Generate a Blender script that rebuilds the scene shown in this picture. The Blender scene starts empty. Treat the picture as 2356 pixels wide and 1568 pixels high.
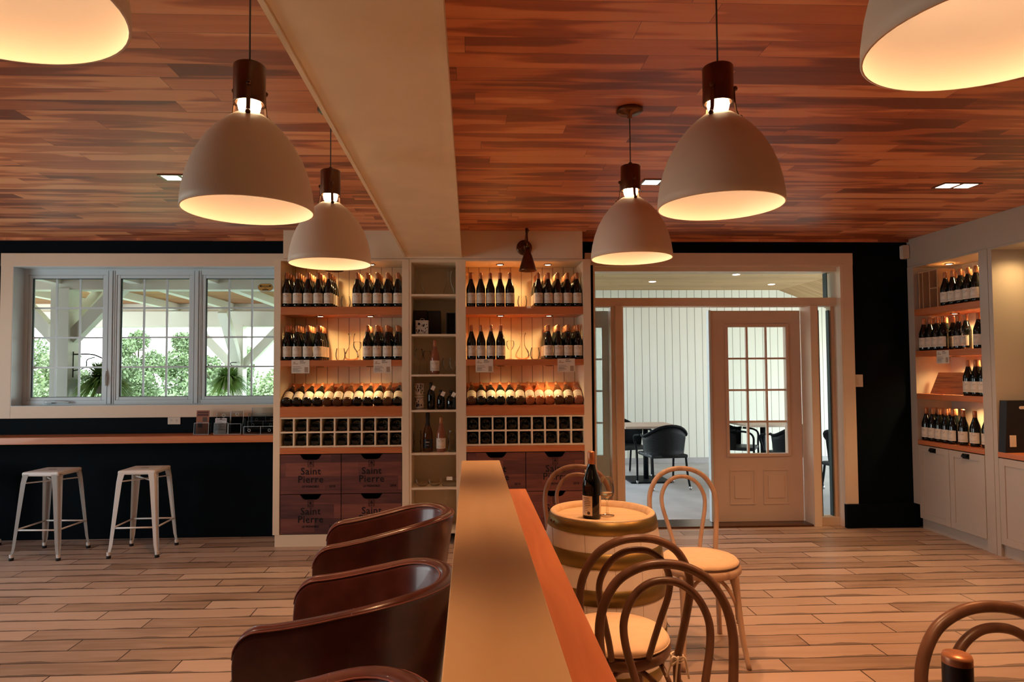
import bpy, bmesh, math, random
from mathutils import Vector, Matrix, Euler
random.seed(7)
PI = math.pi
R = math.radians
C = bpy.context.scene.collection
S = bpy.context.scene

# ------------------------------------------------------------------ camera
cam_data = bpy.data.cameras.new('camera')
cam = bpy.data.objects.new('camera', cam_data); C.objects.link(cam)
cam_data.sensor_fit = 'HORIZONTAL'; cam_data.sensor_width = 36.0
cam_data.lens = 36.0 * 1510.68 / 2356.0
cam_data.shift_x = 0.01512; cam_data.shift_y = 0.00574
cam_data.clip_start = 0.05; cam_data.clip_end = 300
YAW, PITCH, ROLL = 0.0402, 0.0373, -0.0059
def _cam():
    cy, sy = math.cos(YAW), math.sin(YAW); cp, sp = math.cos(PITCH), math.sin(PITCH)
    fwd = Vector((sy*cp, cy*cp, sp)); right = Vector((cy, -sy, 0)); up = right.cross(fwd)
    cr, sr = math.cos(ROLL), math.sin(ROLL)
    r2 = right*cr + up*sr; u2 = up*cr - right*sr
    m = Matrix((r2, u2, -fwd)).transposed().to_4x4(); m.translation = Vector((0, 0, 1.478))
    return m
cam.matrix_world = _cam()
S.camera = cam
cam_data.dof.use_dof = False

# ------------------------------------------------------------------ view and sky
S.view_settings.view_transform = 'Standard'; S.view_settings.look = 'None'
S.view_settings.gamma = 1.0; S.view_settings.use_curve_mapping = False
S.view_settings.exposure = 1.35
S.cycles.max_bounces = 8; S.cycles.transparent_max_bounces = 16
S.cycles.sample_clamp_indirect = 6.0
S.cycles.caustics_reflective = False; S.cycles.caustics_refractive = False
W = bpy.data.worlds.new('sky'); S.world = W; W.use_nodes = True
nt = W.node_tree; nt.nodes.clear()
wo = nt.nodes.new('ShaderNodeOutputWorld'); bg = nt.nodes.new('ShaderNodeBackground')
tc = nt.nodes.new('ShaderNodeTexCoord'); sx = nt.nodes.new('ShaderNodeSeparateXYZ'); cr = nt.nodes.new('ShaderNodeValToRGB')
nt.links.new(tc.outputs['Generated'], sx.inputs[0]); nt.links.new(sx.outputs['Z'], cr.inputs[0])
cr.color_ramp.elements[0].position = 0.0; cr.color_ramp.elements[0].color = (.86, .90, .90, 1)
cr.color_ramp.elements[1].position = 0.5; cr.color_ramp.elements[1].color = (.72, .86, 1, 1)
nt.links.new(cr.outputs[0], bg.inputs[0]); bg.inputs[1].default_value = 2.5
nt.links.new(bg.outputs[0], wo.inputs[0])
def portal(name, loc, rot, sx_, sy_):
    l = bpy.data.lights.new(name, 'AREA'); l.shape = 'RECTANGLE'; l.size = sx_; l.size_y = sy_
    l.cycles.is_portal = True
    o = bpy.data.objects.new(name, l); C.objects.link(o); o.location = loc; o.rotation_euler = rot
portal('window_daylight', (-2.95, 6.26, 1.82), (R(-90), 0, 0), 2.35, 1.25)
portal('side_window_daylight', (-5.66, 3.0, 1.4), (0, R(-90), 0), 1.8, 3.8)
portal('doorway_daylight', (2.35, 6.36, 1.2), (R(-90), 0, 0), 2.4, 2.45)
WARM = (1.0, .60, .30)
def lamp(name, kind, loc, energy, color=WARM, radius=.03, rot=(0, 0, 0), spot=None, blend=.6):
    l = bpy.data.lights.new(name, kind); l.energy = energy; l.color = color; l.shadow_soft_size = radius
    if kind == 'SPOT': l.spot_size = R(spot); l.spot_blend = blend
    o = bpy.data.objects.new(name, l); C.objects.link(o); o.location = loc; o.rotation_euler = rot
    return o

# ------------------------------------------------------------------ materials
def mat(name, base=(.8, .8, .8), rough=.5, metal=0, spec=.5, emit=None, estr=0, trans=0, ior=1.45, coat=0, sheen=0):
    m = bpy.data.materials.new(name); m.use_nodes = True
    b = m.node_tree.nodes['Principled BSDF']
    b.inputs['Base Color'].default_value = (*base, 1); b.inputs['Roughness'].default_value = rough
    b.inputs['Metallic'].default_value = metal; b.inputs['Specular IOR Level'].default_value = spec
    b.inputs['Transmission Weight'].default_value = trans; b.inputs['IOR'].default_value = ior
    b.inputs['Coat Weight'].default_value = coat; b.inputs['Sheen Weight'].default_value = sheen
    if emit: b.inputs['Emission Color'].default_value = (*emit, 1); b.inputs['Emission Strength'].default_value = estr
    return m
def N(m, t, **k):
    n = m.node_tree.nodes.new('ShaderNode'+t)
    for a, v in k.items():
        if a.startswith('i'): n.inputs[int(a[1:])].default_value = v
        else: setattr(n, a, v)
    return n
def L(m, a, b): m.node_tree.links.new(a, b)
def ramp(m, stops, interp='LINEAR'):
    n = N(m, 'ValToRGB'); n.color_ramp.interpolation = interp
    e = n.color_ramp.elements
    while len(e) < len(stops): e.new(.5)
    for i, (p, c) in enumerate(stops): e[i].position = p; e[i].color = (*c, 1)
    return n
def mth(m, op, a, b=None):
    n = N(m, 'Math', operation=op)
    for i, v in enumerate((a, b)):
        if v is None: continue
        if isinstance(v, (int, float)): n.inputs[i].default_value = v
        else: L(m, v, n.inputs[i])
    return n.outputs[0]
def mottled(name, base, rough=.5, amt=.06, scale=6, **k):
    m = mat(name, base, rough, **k); b = m.node_tree.nodes['Principled BSDF']
    t = N(m, 'TexCoord'); n = N(m, 'TexNoise'); n.inputs['Scale'].default_value = scale; n.inputs['Detail'].default_value = 5
    L(m, t.outputs['Object'], n.inputs['Vector'])
    r = ramp(m, [(.3, tuple(c*(1-amt) for c in base)), (.7, tuple(min(1, c*(1+amt)) for c in base))])
    L(m, n.outputs[0], r.inputs[0]); L(m, r.outputs[0], b.inputs['Base Color'])
    return m
def planks(name, w, Ln, stops, rough, seam, seamcol, axes='XY', streak=.5, patch=.35, step=None, edge=0, bump=.15, coat=0, endseam=None, worldpos=False):
    """boards run along axes[0], stacked along axes[1]"""
    m = mat(name, (1, 1, 1), rough, coat=coat); b = m.node_tree.nodes['Principled BSDF']
    t = N(m, 'TexCoord'); s = N(m, 'SeparateXYZ')
    if worldpos: L(m, N(m, 'NewGeometry').outputs['Position'], s.inputs[0])
    else: L(m, t.outputs['Object'], s.inputs[0])
    u, v = s.outputs[axes[0]], s.outputs[axes[1]]
    vr = mth(m, 'DIVIDE', v, w); row = mth(m, 'FLOOR', vr); fv = mth(m, 'FRACT', vr)
    if step is None:
        wn = N(m, 'TexWhiteNoise', noise_dimensions='1D'); L(m, row, wn.inputs['W']); off = mth(m, 'MULTIPLY', wn.outputs[0], Ln)
    else: off = mth(m, 'MULTIPLY', row, step)
    ur = mth(m, 'DIVIDE', mth(m, 'ADD', u, off), Ln); col = mth(m, 'FLOOR', ur); fu = mth(m, 'FRACT', ur)
    cb = N(m, 'CombineXYZ'); L(m, row, cb.inputs[0]); L(m, col, cb.inputs[1])
    rn = N(m, 'TexWhiteNoise', noise_dimensions='2D'); L(m, cb.outputs[0], rn.inputs['Vector'])
    # grain coordinates: stretched along the board and shifted per board
    cv = N(m, 'CombineXYZ'); L(m, mth(m, 'MULTIPLY', u, 1.2), cv.inputs[0]); L(m, mth(m, 'MULTIPLY', v, 11), cv.inputs[1]); L(m, mth(m, 'MULTIPLY', rn.outputs[0], 37), cv.inputs[2])
    g = N(m, 'TexNoise'); g.inputs['Scale'].default_value = 2.4; g.inputs['Detail'].default_value = 5; g.inputs['Distortion'].default_value = .2
    L(m, cv.outputs[0], g.inputs['Vector'])
    cv2 = N(m, 'CombineXYZ'); L(m, mth(m, 'MULTIPLY', u, 1.0), cv2.inputs[0]); L(m, mth(m, 'MULTIPLY', v, 7), cv2.inputs[1]); L(m, mth(m, 'MULTIPLY', rn.outputs[0], 91), cv2.inputs[2])
    p = N(m, 'TexNoise'); p.inputs['Scale'].default_value = 1.3; p.inputs['Detail'].default_value = 2.5; p.inputs['Distortion'].default_value = .25
    L(m, cv2.outputs[0], p.inputs['Vector'])
    pr = ramp(m, [(.46, (0, 0, 0)), (.54, (1, 1, 1))]); L(m, p.outputs[0], pr.inputs[0])
    val = mth(m, 'ADD', mth(m, 'MULTIPLY', rn.outputs[0], 1-patch), mth(m, 'MULTIPLY', pr.outputs[0], patch))
    val = mth(m, 'ADD', val, mth(m, 'MULTIPLY', mth(m, 'SUBTRACT', g.outputs[0], .5), streak))
    r = ramp(m, stops); L(m, val, r.inputs[0])
    sv = mth(m, 'LESS_THAN', mth(m, 'MINIMUM', fv, mth(m, 'SUBTRACT', 1, fv)), seam/w)
    su = mth(m, 'LESS_THAN', mth(m, 'MINIMUM', fu, mth(m, 'SUBTRACT', 1, fu)), (endseam or seam)/Ln)
    sm = mth(m, 'MAXIMUM', sv, su)
    if edge:   # dark weathered edge streaks wandering along the long sides of the boards
        en = N(m, 'TexNoise'); en.inputs['Scale'].default_value = 2.2; en.inputs['Detail'].default_value = 4
        c3 = N(m, 'CombineXYZ'); L(m, u, c3.inputs[0]); L(m, mth(m, 'MULTIPLY', row, 3.3), c3.inputs[1]); L(m, c3.outputs[0], en.inputs['Vector'])
        width = mth(m, 'MULTIPLY', mth(m, 'MAXIMUM', mth(m, 'SUBTRACT', en.outputs[0], .42), 0), edge*6)
        ed = mth(m, 'LESS_THAN', fv, width)
        sm = mth(m, 'MAXIMUM', sm, mth(m, 'MULTIPLY', ed, .6))
    mx = N(m, 'MixRGB'); L(m, sm, mx.inputs[0]); L(m, r.outputs[0], mx.inputs[1]); mx.inputs[2].default_value = (*seamcol, 1)
    L(m, mx.outputs[0], b.inputs['Base Color'])
    bp = N(m, 'Bump'); bp.inputs['Strength'].default_value = bump; bp.inputs['Distance'].default_value = .004
    L(m, mth(m, 'SUBTRACT', mth(m, 'MULTIPLY', g.outputs[0], .5), sm), bp.inputs['Height']); L(m, bp.outputs[0], b.inputs['Normal'])
    return m
def grain(name, stops, rough=.4, axis='X', scale=2.5, stretch=12, coat=0, bump=.05):
    m = mat(name, (1, 1, 1), rough, coat=coat); b = m.node_tree.nodes['Principled BSDF']
    t = N(m, 'TexCoord'); mp = N(m, 'Mapping'); L(m, t.outputs['Object'], mp.inputs[0])
    sc = [stretch]*3; sc['XYZ'.index(axis)] = 1.0; mp.inputs['Scale'].default_value = sc
    n = N(m, 'TexNoise'); n.inputs['Scale'].default_value = scale; n.inputs['Detail'].default_value = 6; n.inputs['Distortion'].default_value = .5
    L(m, mp.outputs[0], n.inputs['Vector']); r = ramp(m, stops); L(m, n.outputs[0], r.inputs[0]); L(m, r.outputs[0], b.inputs['Base Color'])
    bp = N(m, 'Bump'); bp.inputs['Strength'].default_value = bump; bp.inputs['Distance'].default_value = .003
    L(m, n.outputs[0], bp.inputs['Height']); L(m, bp.outputs[0], b.inputs['Normal'])
    return m
def clear(name, tint=(1, 1, 1), refl=.08, rough=.01):
    """window / thin glass: see-through with a mirror film"""
    m = bpy.data.materials.new(name); m.use_nodes = True; t = m.node_tree; t.nodes.clear()
    o = t.nodes.new('ShaderNodeOutputMaterial'); tr = t.nodes.new('ShaderNodeBsdfTransparent'); gl = t.nodes.new('ShaderNodeBsdfGlossy')
    lw = t.nodes.new('ShaderNodeLayerWeight'); mx = t.nodes.new('ShaderNodeMixShader'); ma = t.nodes.new('ShaderNodeMath')
    tr.inputs[0].default_value = (*tint, 1); gl.inputs['Roughness'].default_value = rough; lw.inputs['Blend'].default_value = refl
    ma.operation = 'MULTIPLY'; ma.inputs[1].default_value = .9
    t.links.new(lw.outputs['Fresnel'], ma.inputs[0]); t.links.new(ma.outputs[0], mx.inputs[0])
    t.links.new(tr.outputs[0], mx.inputs[1]); t.links.new(gl.outputs[0], mx.inputs[2]); t.links.new(mx.outputs[0], o.inputs[0])
    return m
M = {}
M['white'] = mottled('white_paint', (.80, .68, .50), .5, .02, 3)
M['beam'] = mottled('beam_paint', (.84, .68, .46), .55, .05, 4)
M['beadboard'] = planks('beadboard_paint', .098, 30, [(0, (.78, .64, .44)), (1, (.82, .68, .48))], .55, .003, (.30, .22, .14), 'ZX', streak=.05)
M['navy'] = mottled('navy_paint', (.0012, .0036, .0062), .7, .2, 9, spec=.1)
M['floor'] = planks('floor_planks', .1475, .91, [(0, (.26, .175, .125)), (.3, (.39, .28, .215)), (.6, (.45, .33, .255)), (1, (.50, .38, .30))], .40, .0034, (.035, .02, .014), 'XY', streak=.6, patch=.08, step=.335, edge=.17, bump=.25)
M['ceiling'] = planks('ceiling_planks', .122, 1.15, [(.10, (.23, .066, .034)), (.32, (.39, .115, .052)), (.50, (.56, .18, .075)), (.72, (.76, .30, .13)), (.95, (.82, .38, .18))], .42, .0008, (.08, .03, .02), 'XY', streak=.28, patch=.40, bump=.04)
M['orange'] = grain('orange_wood', [(.3, (.50, .155, .055)), (.7, (.62, .22, .085))], .35, 'X', coat=.2)
M['orangey'] = grain('orange_wood_lengthwise', [(.3, (.50, .15, .05)), (.7, (.60, .20, .075))], .45, 'Y')
M['maple'] = grain('pale_bar_wood', [(.25, (.56, .36, .18)), (.75, (.66, .46, .26))], .42, 'Y', 1.2, 6, bump=.01)
M['crate'] = planks('crate_boards', .118, .62, [(0, (.055, .022, .024)), (.45, (.14, .046, .038)), (1, (.26, .09, .06))], .6, .0006, (.05, .02, .02), 'XZ', streak=.8, patch=.2, worldpos=True)
M['burn'] = mat('burned_ink', (.004, .003, .006), .8)
M['dark'] = mat('gap_shade', (.004, .005, .006), .8)  # near-black colour standing in for shade inside gaps
M['bronze'] = mottled('aged_bronze', (.16, .075, .04), .28, .15, 20, metal=.9)
M['brass'] = mottled('hoop_brass', (.25, .18, .065), .40, .3, 5, metal=.85)
M['blackmetal'] = mat('black_metal', (.02, .018, .016), .4, metal=.6)
M['cord'] = mat('cord', (.10, .08, .06), .6)
M['shade'] = mottled('lamp_shade_enamel', (.84, .70, .55), .5, .02, 5)
M['shadein'] = mat('lamp_shade_inside', (.80, .72, .62), .6)
M['bulb'] = mat('bulb_glow', (1, 1, 1), .3, emit=(1, .72, .42), estr=8)
M['led'] = mat('led_glow', (1, 1, 1), .3, emit=(1, .75, .45), estr=9)
M['ledwhite'] = mat('recessed_glow', (1, 1, 1), .3, emit=(1, .90, .78), estr=5)
M['leather'] = mottled('brown_leather', (.070, .017, .011), .30, .25, 14, coat=.15)
M['piping'] = mat('leather_piping', (.16, .045, .03), .35)
M['chairwood'] = grain('bentwood_brown', [(.3, (.19, .085, .045)), (.7, (.30, .15, .085))], .4, 'Z', 3, 6)
M['chairdark'] = grain('bentwood_dark', [(.3, (.10, .048, .03)), (.7, (.19, .095, .06))], .38, 'Z', 3, 6)
M['chairpale'] = grain('bentwood_pale', [(.3, (.40, .27, .19)), (.7, (.60, .45, .34))], .5, 'Z', 3, 6)  # paler wood tone for one chair
M['cushion'] = mottled('cushion_cloth', (.74, .55, .36), .9, .04, 30, sheen=.2)
M['rubber'] = mat('black_rubber', (.01, .01, .01), .7)
M['stool'] = mottled('stool_enamel', (.76, .73, .69), .32, .02, 4)
M['staves'] = planks('whitewashed_staves', .12, 5, [(0, (.74, .68, .64)), (1, (.84, .79, .76))], .6, .001, (.35, .28, .22), 'ZX', streak=.15)
M['barreltop'] = grain('barrel_head_wood', [(.3, (.62, .42, .23)), (.7, (.76, .56, .34))], .5, 'X')
M['glass_dark'] = mat('dark_bottle_glass', (.004, .0055, .005), .06, spec=.6)
M['capsule'] = mottled('copper_capsule', (.48, .19, .085), .35, .1, 30, metal=.35)
M['capsule_black'] = mat('black_capsule', (.008, .008, .009), .4)
M['label'] = mottled('label_paper', (.76, .68, .56), .7, .03, 40)
M['ink'] = mat('label_ink', (.10, .07, .06), .8)
M['inkline'] = mat('label_sketch', (.42, .30, .20), .8)
M['rose'] = mat('rose_wine_glass', (.80, .22, .07), .06, trans=.45)
M['amber'] = mat('amber_wine_glass', (.095, .035, .012), .06, trans=.1)
M['pink'] = mat('blush_wine_glass', (.36, .13, .07), .08, trans=.2)
M['glassware'] = clear('glassware', (.97, .96, .93), .2, .04)
M['wine_white'] = mat('pale_wine', (.95, .75, .5), .05, trans=.8)
M['acrylic'] = clear('clear_acrylic', (.90, .95, .97), .35, .15)
M['edge'] = mat('acrylic_edge_glint', (.62, .76, .84), .2, spec=.8)  # pale blue paints in the light that acrylic edges catch
M['pane'] = clear('window_glass', (.97, .99, .98), .03)
M['vinyl'] = mottled('white_vinyl', (.58, .67, .71), .35, .01, 3)
M['trim'] = mottled('cream_trim_paint', (.76, .60, .45), .5, .02, 3)
M['doorpaint'] = mottled('door_paint', (.68, .51, .40), .45, .02, 3)
M['teal'] = mottled('pale_door_paint', (.60, .66, .67), .4, .02, 3)
M['darkline'] = mat('dark_gasket', (.01, .03, .035), .5)
M['cabinet'] = mottled('cabinet_paint', (.47, .41, .34), .5, .02, 3)
M['cutboard'] = grain('striped_board_wood', [(.3, (.16, .05, .03)), (.5, (.42, .16, .07)), (.75, (.55, .25, .10))], .4, 'Y', 3, 22)
M['kraft'] = mottled('pale_box_wood', (.55, .33, .18), .6, .05, 6)
M['blackbag'] = mottled('black_paper', (.008, .008, .01), .6, .2, 12)
M['cardboard_dark'] = mat('black_card', (.012, .012, .014), .6)
M['tin'] = mottled('printed_tin', (.55, .50, .42), .4, .05, 6)
M['plastic'] = mat('ivory_plastic', (.70, .60, .48), .4)
M['sticker'] = mat('amber_sticker', (.55, .30, .06), .5)
M['porch'] = mottled('porch_paint', (.86, .86, .76), .6, .03, 3)
M['porchwood'] = planks('porch_ceiling_boards', .12, 3, [(0, (.32, .12, .045)), (1, (.50, .22, .09))], .6, .003, (.12, .05, .02), 'XY', streak=.5)
M['patioceil'] = planks('patio_ceiling_boards', .085, 4, [(0, (.38, .21, .08)), (1, (.54, .32, .14))], .6, .003, (.10, .05, .02), 'XY', streak=.5)
M['boardwall'] = planks('outside_board_wall', .123, 30, [(0, (.78, .81, .70)), (1, (.82, .85, .75))], .6, .004, (.24, .24, .18), 'ZX', streak=.03)
M['concrete'] = mottled('patio_concrete', (.48, .48, .47), .8, .12, 3)
M['rattan'] = mottled('black_rattan', (.004, .006, .008), .6, .3, 30, spec=.2)
M['wicker'] = mat('wicker_weave', (.014, .017, .02), .5)
_b = M['wicker'].node_tree.nodes['Principled BSDF']; _t = N(M['wicker'], 'TexCoord'); _c = N(M['wicker'], 'TexChecker'); _c.inputs['Scale'].default_value = 70
_c.inputs['Color1'].default_value = (.014, .017, .02, 1); _c.inputs['Color2'].default_value = (.002, .003, .004, 1)
L(M['wicker'], _t.outputs['Object'], _c.inputs['Vector']); L(M['wicker'], _c.outputs[0], _b.inputs['Base Color'])
M['tabletop'] = mottled('stone_table_top', (.55, .42, .32), .5, .1, 8)
M['grass'] = mottled('lawn_grass', (.12, .20, .05), .9, .3, 2)
M['leaf'] = mottled('tree_leaves', (.20, .265, .12), .7, .45, 1.3)
M['leaf2'] = mottled('pale_tree_leaves', (.30, .36, .19), .7, .4, 1.3)
M['fern'] = mottled('fern_fronds', (.17, .30, .06), .6, .4, 9)
M['bark'] = mottled('bark', (.12, .09, .06), .9, .3, 6)
M['steel'] = mat('brushed_steel', (.5, .5, .5), .3, metal=1)
M['pot'] = mat('hanging_pot', (.25, .2, .15), .7)

# ------------------------------------------------------------------ mesh helpers
def BM(): return bmesh.new()
def _setf(faces, m, smooth=False):
    for f in faces: f.material_index = m; f.smooth = smooth
def box(bm, x0, x1, y0, y1, z0, z1, m=0, bev=0):
    vs = [bm.verts.new(p) for p in ((x0, y0, z0), (x1, y0, z0), (x1, y1, z0), (x0, y1, z0), (x0, y0, z1), (x1, y0, z1), (x1, y1, z1), (x0, y1, z1))]
    fs = [bm.faces.new([vs[i] for i in q]) for q in ((3, 2, 1, 0), (4, 5, 6, 7), (0, 1, 5, 4), (1, 2, 6, 5), (2, 3, 7, 6), (3, 0, 4, 7))]
    _setf(fs, m)
    if bev:
        es = list({e for f in fs for e in f.edges})
        r = bmesh.ops.bevel(bm, geom=es, offset=bev, segments=2, affect='EDGES', profile=.5)
        for f in r['faces']: f.material_index = m
    return bm
def lathe(bm, prof, seg=24, m=0, c=(0, 0, 0), cap0=False, cap1=False, mats=None, smooth=True, a0=0, a1=2*PI):
    full = abs(a1-a0-2*PI) < 1e-6; n = seg if full else seg+1
    rings = []
    for r, z in prof:
        if r < 1e-6: rings.append([bm.verts.new((c[0], c[1], c[2]+z))]); continue
        rings.append([bm.verts.new((c[0]+r*math.cos(a0+(a1-a0)*i/seg), c[1]+r*math.sin(a0+(a1-a0)*i/seg), c[2]+z)) for i in range(n)])
    for k in range(len(rings)-1):
        A, B = rings[k], rings[k+1]; mi = mats[k] if mats else m
        for i in range(seg):
            j = (i+1) % n if full else i+1
            if len(A) == 1 and len(B) == 1: continue
            if len(A) == 1: f = bm.faces.new((A[0], B[j], B[i]))
            elif len(B) == 1: f = bm.faces.new((A[i], A[j], B[0]))
            else: f = bm.faces.new((A[i], A[j], B[j], B[i]))
            f.material_index = mi; f.smooth = smooth
    if cap0 and len(rings[0]) > 1: f = bm.faces.new(list(reversed(rings[0]))); f.material_index = mats[0] if mats else m
    if cap1 and len(rings[-1]) > 1: f = bm.faces.new(rings[-1]); f.material_index = mats[-1] if mats else m
    return bm
def spline(pts, n=6):
    P = [Vector(p) for p in pts]; out = []
    for i in range(len(P)-1):
        p0 = P[i-1] if i else 2*P[0]-P[1]; p1, p2 = P[i], P[i+1]; p3 = P[i+2] if i+2 < len(P) else 2*P[-1]-P[-2]
        for k in range(n):
            t = k/n
            out.append(.5*((2*p1)+(-p0+p2)*t+(2*p0-5*p1+4*p2-p3)*t*t+(-p0+3*p1-3*p2+p3)*t**3))
    out.append(P[-1]); return out
def tube(bm, pts, r, seg=10, m=0, closed=False, flat=1.0):
    P = [Vector(p) for p in pts]; n = len(P); rings = []; up = None
    for i in range(n):
        a = P[(i-1) % n] if (closed or i) else P[0]; b = P[(i+1) % n] if (closed or i < n-1) else P[-1]
        t = (b-a); t.normalize()
        if up is None:
            up = Vector((0, 0, 1)) if abs(t.z) < .9 else Vector((0, 1, 0))
        up = up - t*up.dot(t)
        if up.length < 1e-5: up = t.orthogonal()
        up.normalize(); s = t.cross(up)
        rr = r if isinstance(r, (int, float)) else r[i]
        rings.append([bm.verts.new(P[i]+(up*math.sin(2*PI*k/seg)*flat+s*math.cos(2*PI*k/seg))*rr) for k in range(seg)])
    for i in range(n if closed else n-1):
        A, B = rings[i], rings[(i+1) % n]
        for k in range(seg):
            f = bm.faces.new((A[k], B[k], B[(k+1) % seg], A[(k+1) % seg])); f.material_index = m; f.smooth = True
    if not closed:
        for q in (list(reversed(rings[0])), rings[-1]):
            f = bm.faces.new(q); f.material_index = m
        bmesh.ops.recalc_face_normals(bm, faces=bm.faces[:]) if False else None
    return bm
def bar(bm, a, b, w, h, m=0, up=(0, 0, 1)):
    """rectangular timber from a to b"""
    a, b = Vector(a), Vector(b); t = (b-a).normalized(); u = Vector(up); u = (u-t*u.dot(t)).normalized(); s = t.cross(u)
    vs = [bm.verts.new(p+s*(w/2*i)+u*(h/2*j)) for p in (a, b) for i, j in ((-1, -1), (1, -1), (1, 1), (-1, 1))]
    fs = [bm.faces.new([vs[i] for i in q]) for q in ((0, 1, 2, 3), (7, 6, 5, 4), (0, 4, 5, 1), (1, 5, 6, 2), (2, 6, 7, 3), (3, 7, 4, 0))]
    _setf(fs, m); return bm
def prism(bm, poly, d0, d1, axis='Y', m=0):
    def P(u, v, d): return {'Y': (u, d, v), 'X': (d, u, v), 'Z': (u, v, d)}[axis]
    A = [bm.verts.new(P(u, v, d0)) for u, v in poly]; B = [bm.verts.new(P(u, v, d1)) for u, v in poly]
    fs = [bm.faces.new(A), bm.faces.new(list(reversed(B)))]
    for i in range(len(A)):
        j = (i+1) % len(A); fs.append(bm.faces.new((A[i], B[i], B[j], A[j])))
    _setf(fs, m); return bm
_txt = {}
def text(bm, s, size, loc, rot=(R(90), 0, 0), m=0, depth=.0008, align='CENTER', bend=None, sx=1.0, sp=1.0, weight=0):
    key = (s, size, align, sp, weight)
    if key not in _txt:
        cu = bpy.data.curves.new('t', 'FONT'); cu.body = s; cu.size = size; cu.align_x = align; cu.extrude = 0; cu.resolution_u = 2; cu.space_character = sp; cu.offset = weight
        o = bpy.data.objects.new('t', cu); C.objects.link(o); bpy.context.view_layer.update()
        me = bpy.data.meshes.new_from_object(o.evaluated_get(bpy.context.evaluated_depsgraph_get()))
        _txt[key] = ([v.co.copy() for v in me.vertices], [list(p.vertices) for p in me.polygons])
        bpy.data.objects.remove(o); bpy.data.curves.remove(cu); bpy.data.meshes.remove(me)
    V, F = _txt[key]; mt = Matrix.Translation(loc) @ Euler(rot).to_matrix().to_4x4()
    if bend is None: vs = [bm.verts.new(mt @ Vector((v.x*sx, v.y, depth))) for v in V]
    else:   # wrap around a vertical cylinder of radius bend, centred on angle loc[0]
        vs = [bm.verts.new(((bend)*math.cos(loc[0]+v.x*sx/bend), bend*math.sin(loc[0]+v.x*sx/bend), loc[2]+v.y)) for v in V]
    for f in F:
        try: q = bm.faces.new([vs[i] for i in f]); q.material_index = m
        except ValueError: pass
ORG = {}
def obj(name, bm, mats, parent=None, world=False, mods=None):
    """link a bmesh as one mesh object; world=True: vertices are in world space, re-based on the thing (or on its own base)"""
    bmesh.ops.recalc_face_normals(bm, faces=bm.faces[:])
    o = bpy.data.objects.new(name, None if bm is None else bpy.data.meshes.new(name))
    org = Vector((0, 0, 0))
    if parent is not None: org = ORG.get(parent.name, Vector((0, 0, 0)))
    if world:
        if parent is None:
            xs = [v.co for v in bm.verts]
            org = Vector(((min(v.x for v in xs)+max(v.x for v in xs))/2, (min(v.y for v in xs)+max(v.y for v in xs))/2, min(v.z for v in xs)))
            o.location = org
        bmesh.ops.translate(bm, verts=bm.verts[:], vec=-org)
    bm.to_mesh(o.data); bm.free()
    if not isinstance(mats, (list, tuple)): mats = [mats]
    for k in mats: o.data.materials.append(M[k])
    C.objects.link(o)
    if parent is not None: o.parent = parent
    ORG[o.name] = org
    return o
def tag(o, label=None, cat=None, group=None, kind=None):
    if label: o['label'] = label
    if cat: o['category'] = cat
    if group: o['group'] = group
    if kind: o['kind'] = kind
    return o
def thing(name, label, cat, loc=(0, 0, 0), rz=0, group=None):
    o = bpy.data.objects.new(name, None); C.objects.link(o); o.location = loc; o.rotation_euler = (0, 0, rz)
    o.empty_display_size = .05; ORG[o.name] = Vector(loc)
    return tag(o, label, cat, group)
def struct(name, bm, mats, parent=None, label=None):
    o = obj(name, bm, mats, parent, world=True)
    if parent is None: o['kind'] = 'structure'
    return o
def kids(o): return [c for c in C.objects if c.parent == o]
def dup(root, loc, rot=(0, 0, 0), label=None, group=None):
    r = root.copy(); C.objects.link(r); r.location = loc; r.rotation_euler = rot
    if label: r['label'] = label
    if group: r['group'] = group
    for ch in KIDS[root.name]:
        c = ch[0].copy(); C.objects.link(c); c.parent = r
        for g in ch[1]:
            d = g.copy(); C.objects.link(d); d.parent = c
    return r
KIDS = {}
def remember(root):
    KIDS[root.name] = [(c, list(kids(c))) for c in kids(root)]; return root
ORD = ['first', 'second', 'third', 'fourth', 'fifth', 'sixth', 'seventh', 'eighth', 'ninth', 'tenth', 'eleventh', 'twelfth']

# ================================================================== THE ROOM
H = 2.708; BY = 6.076; XL = -5.6; XR = 4.53; YF = -2.6
b = BM(); box(b, XL-.2, XR+.2, YF-.2, BY+.2, -.1, 0); struct('floor', b, 'floor')
b = BM(); box(b, XL-.2, XR+.2, YF-.2, BY+.25, H, H+.1); struct('ceiling', b, 'ceiling')
# wood cover strip where the ceiling meets the back wall
b = BM(); box(b, XL, -1.61, BY-.03, BY, H-.022, H); box(b, .99, XR, BY-.03, BY, H-.022, H); struct('trim_1', b, 'ceiling')
# back wall with window opening and door opening
b = BM(); T = BY+.2
WX0, WX1, WZ0, WZ1 = -4.11, -1.76, 1.19, 2.45
DX0, DX1, DZ1 = 1.15, 3.52, 2.466
box(b, XL-.2, WX0, BY, T, 0, H); box(b, WX0, WX1, BY, T, 0, WZ0); box(b, WX0, WX1, BY, T, WZ1, H)
box(b, WX1, DX0, BY, T, 0, H); box(b, DX0, DX1, BY, T, DZ1, H); box(b, DX1, XR+.2, BY, T, 0, H)
struct('wall_back', b, 'navy')
b = BM(); box(b, XR, XR+.15, YF, BY, 0, H); struct('wall_right', b, 'white')
b = BM(); box(b, XL-.15, XL, YF, 1.2, 0, H); box(b, XL-.15, XL, 4.8, BY, 0, H); box(b, XL-.15, XL, 1.2, 4.8, 0, .55); box(b, XL-.15, XL, 1.2, 4.8, 2.25, H); struct('wall_left', b, 'navy')
b = BM(); box(b, XL-.15, XR+.15, YF-.15, YF, 0, H); struct('wall_front', b, 'navy')
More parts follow.
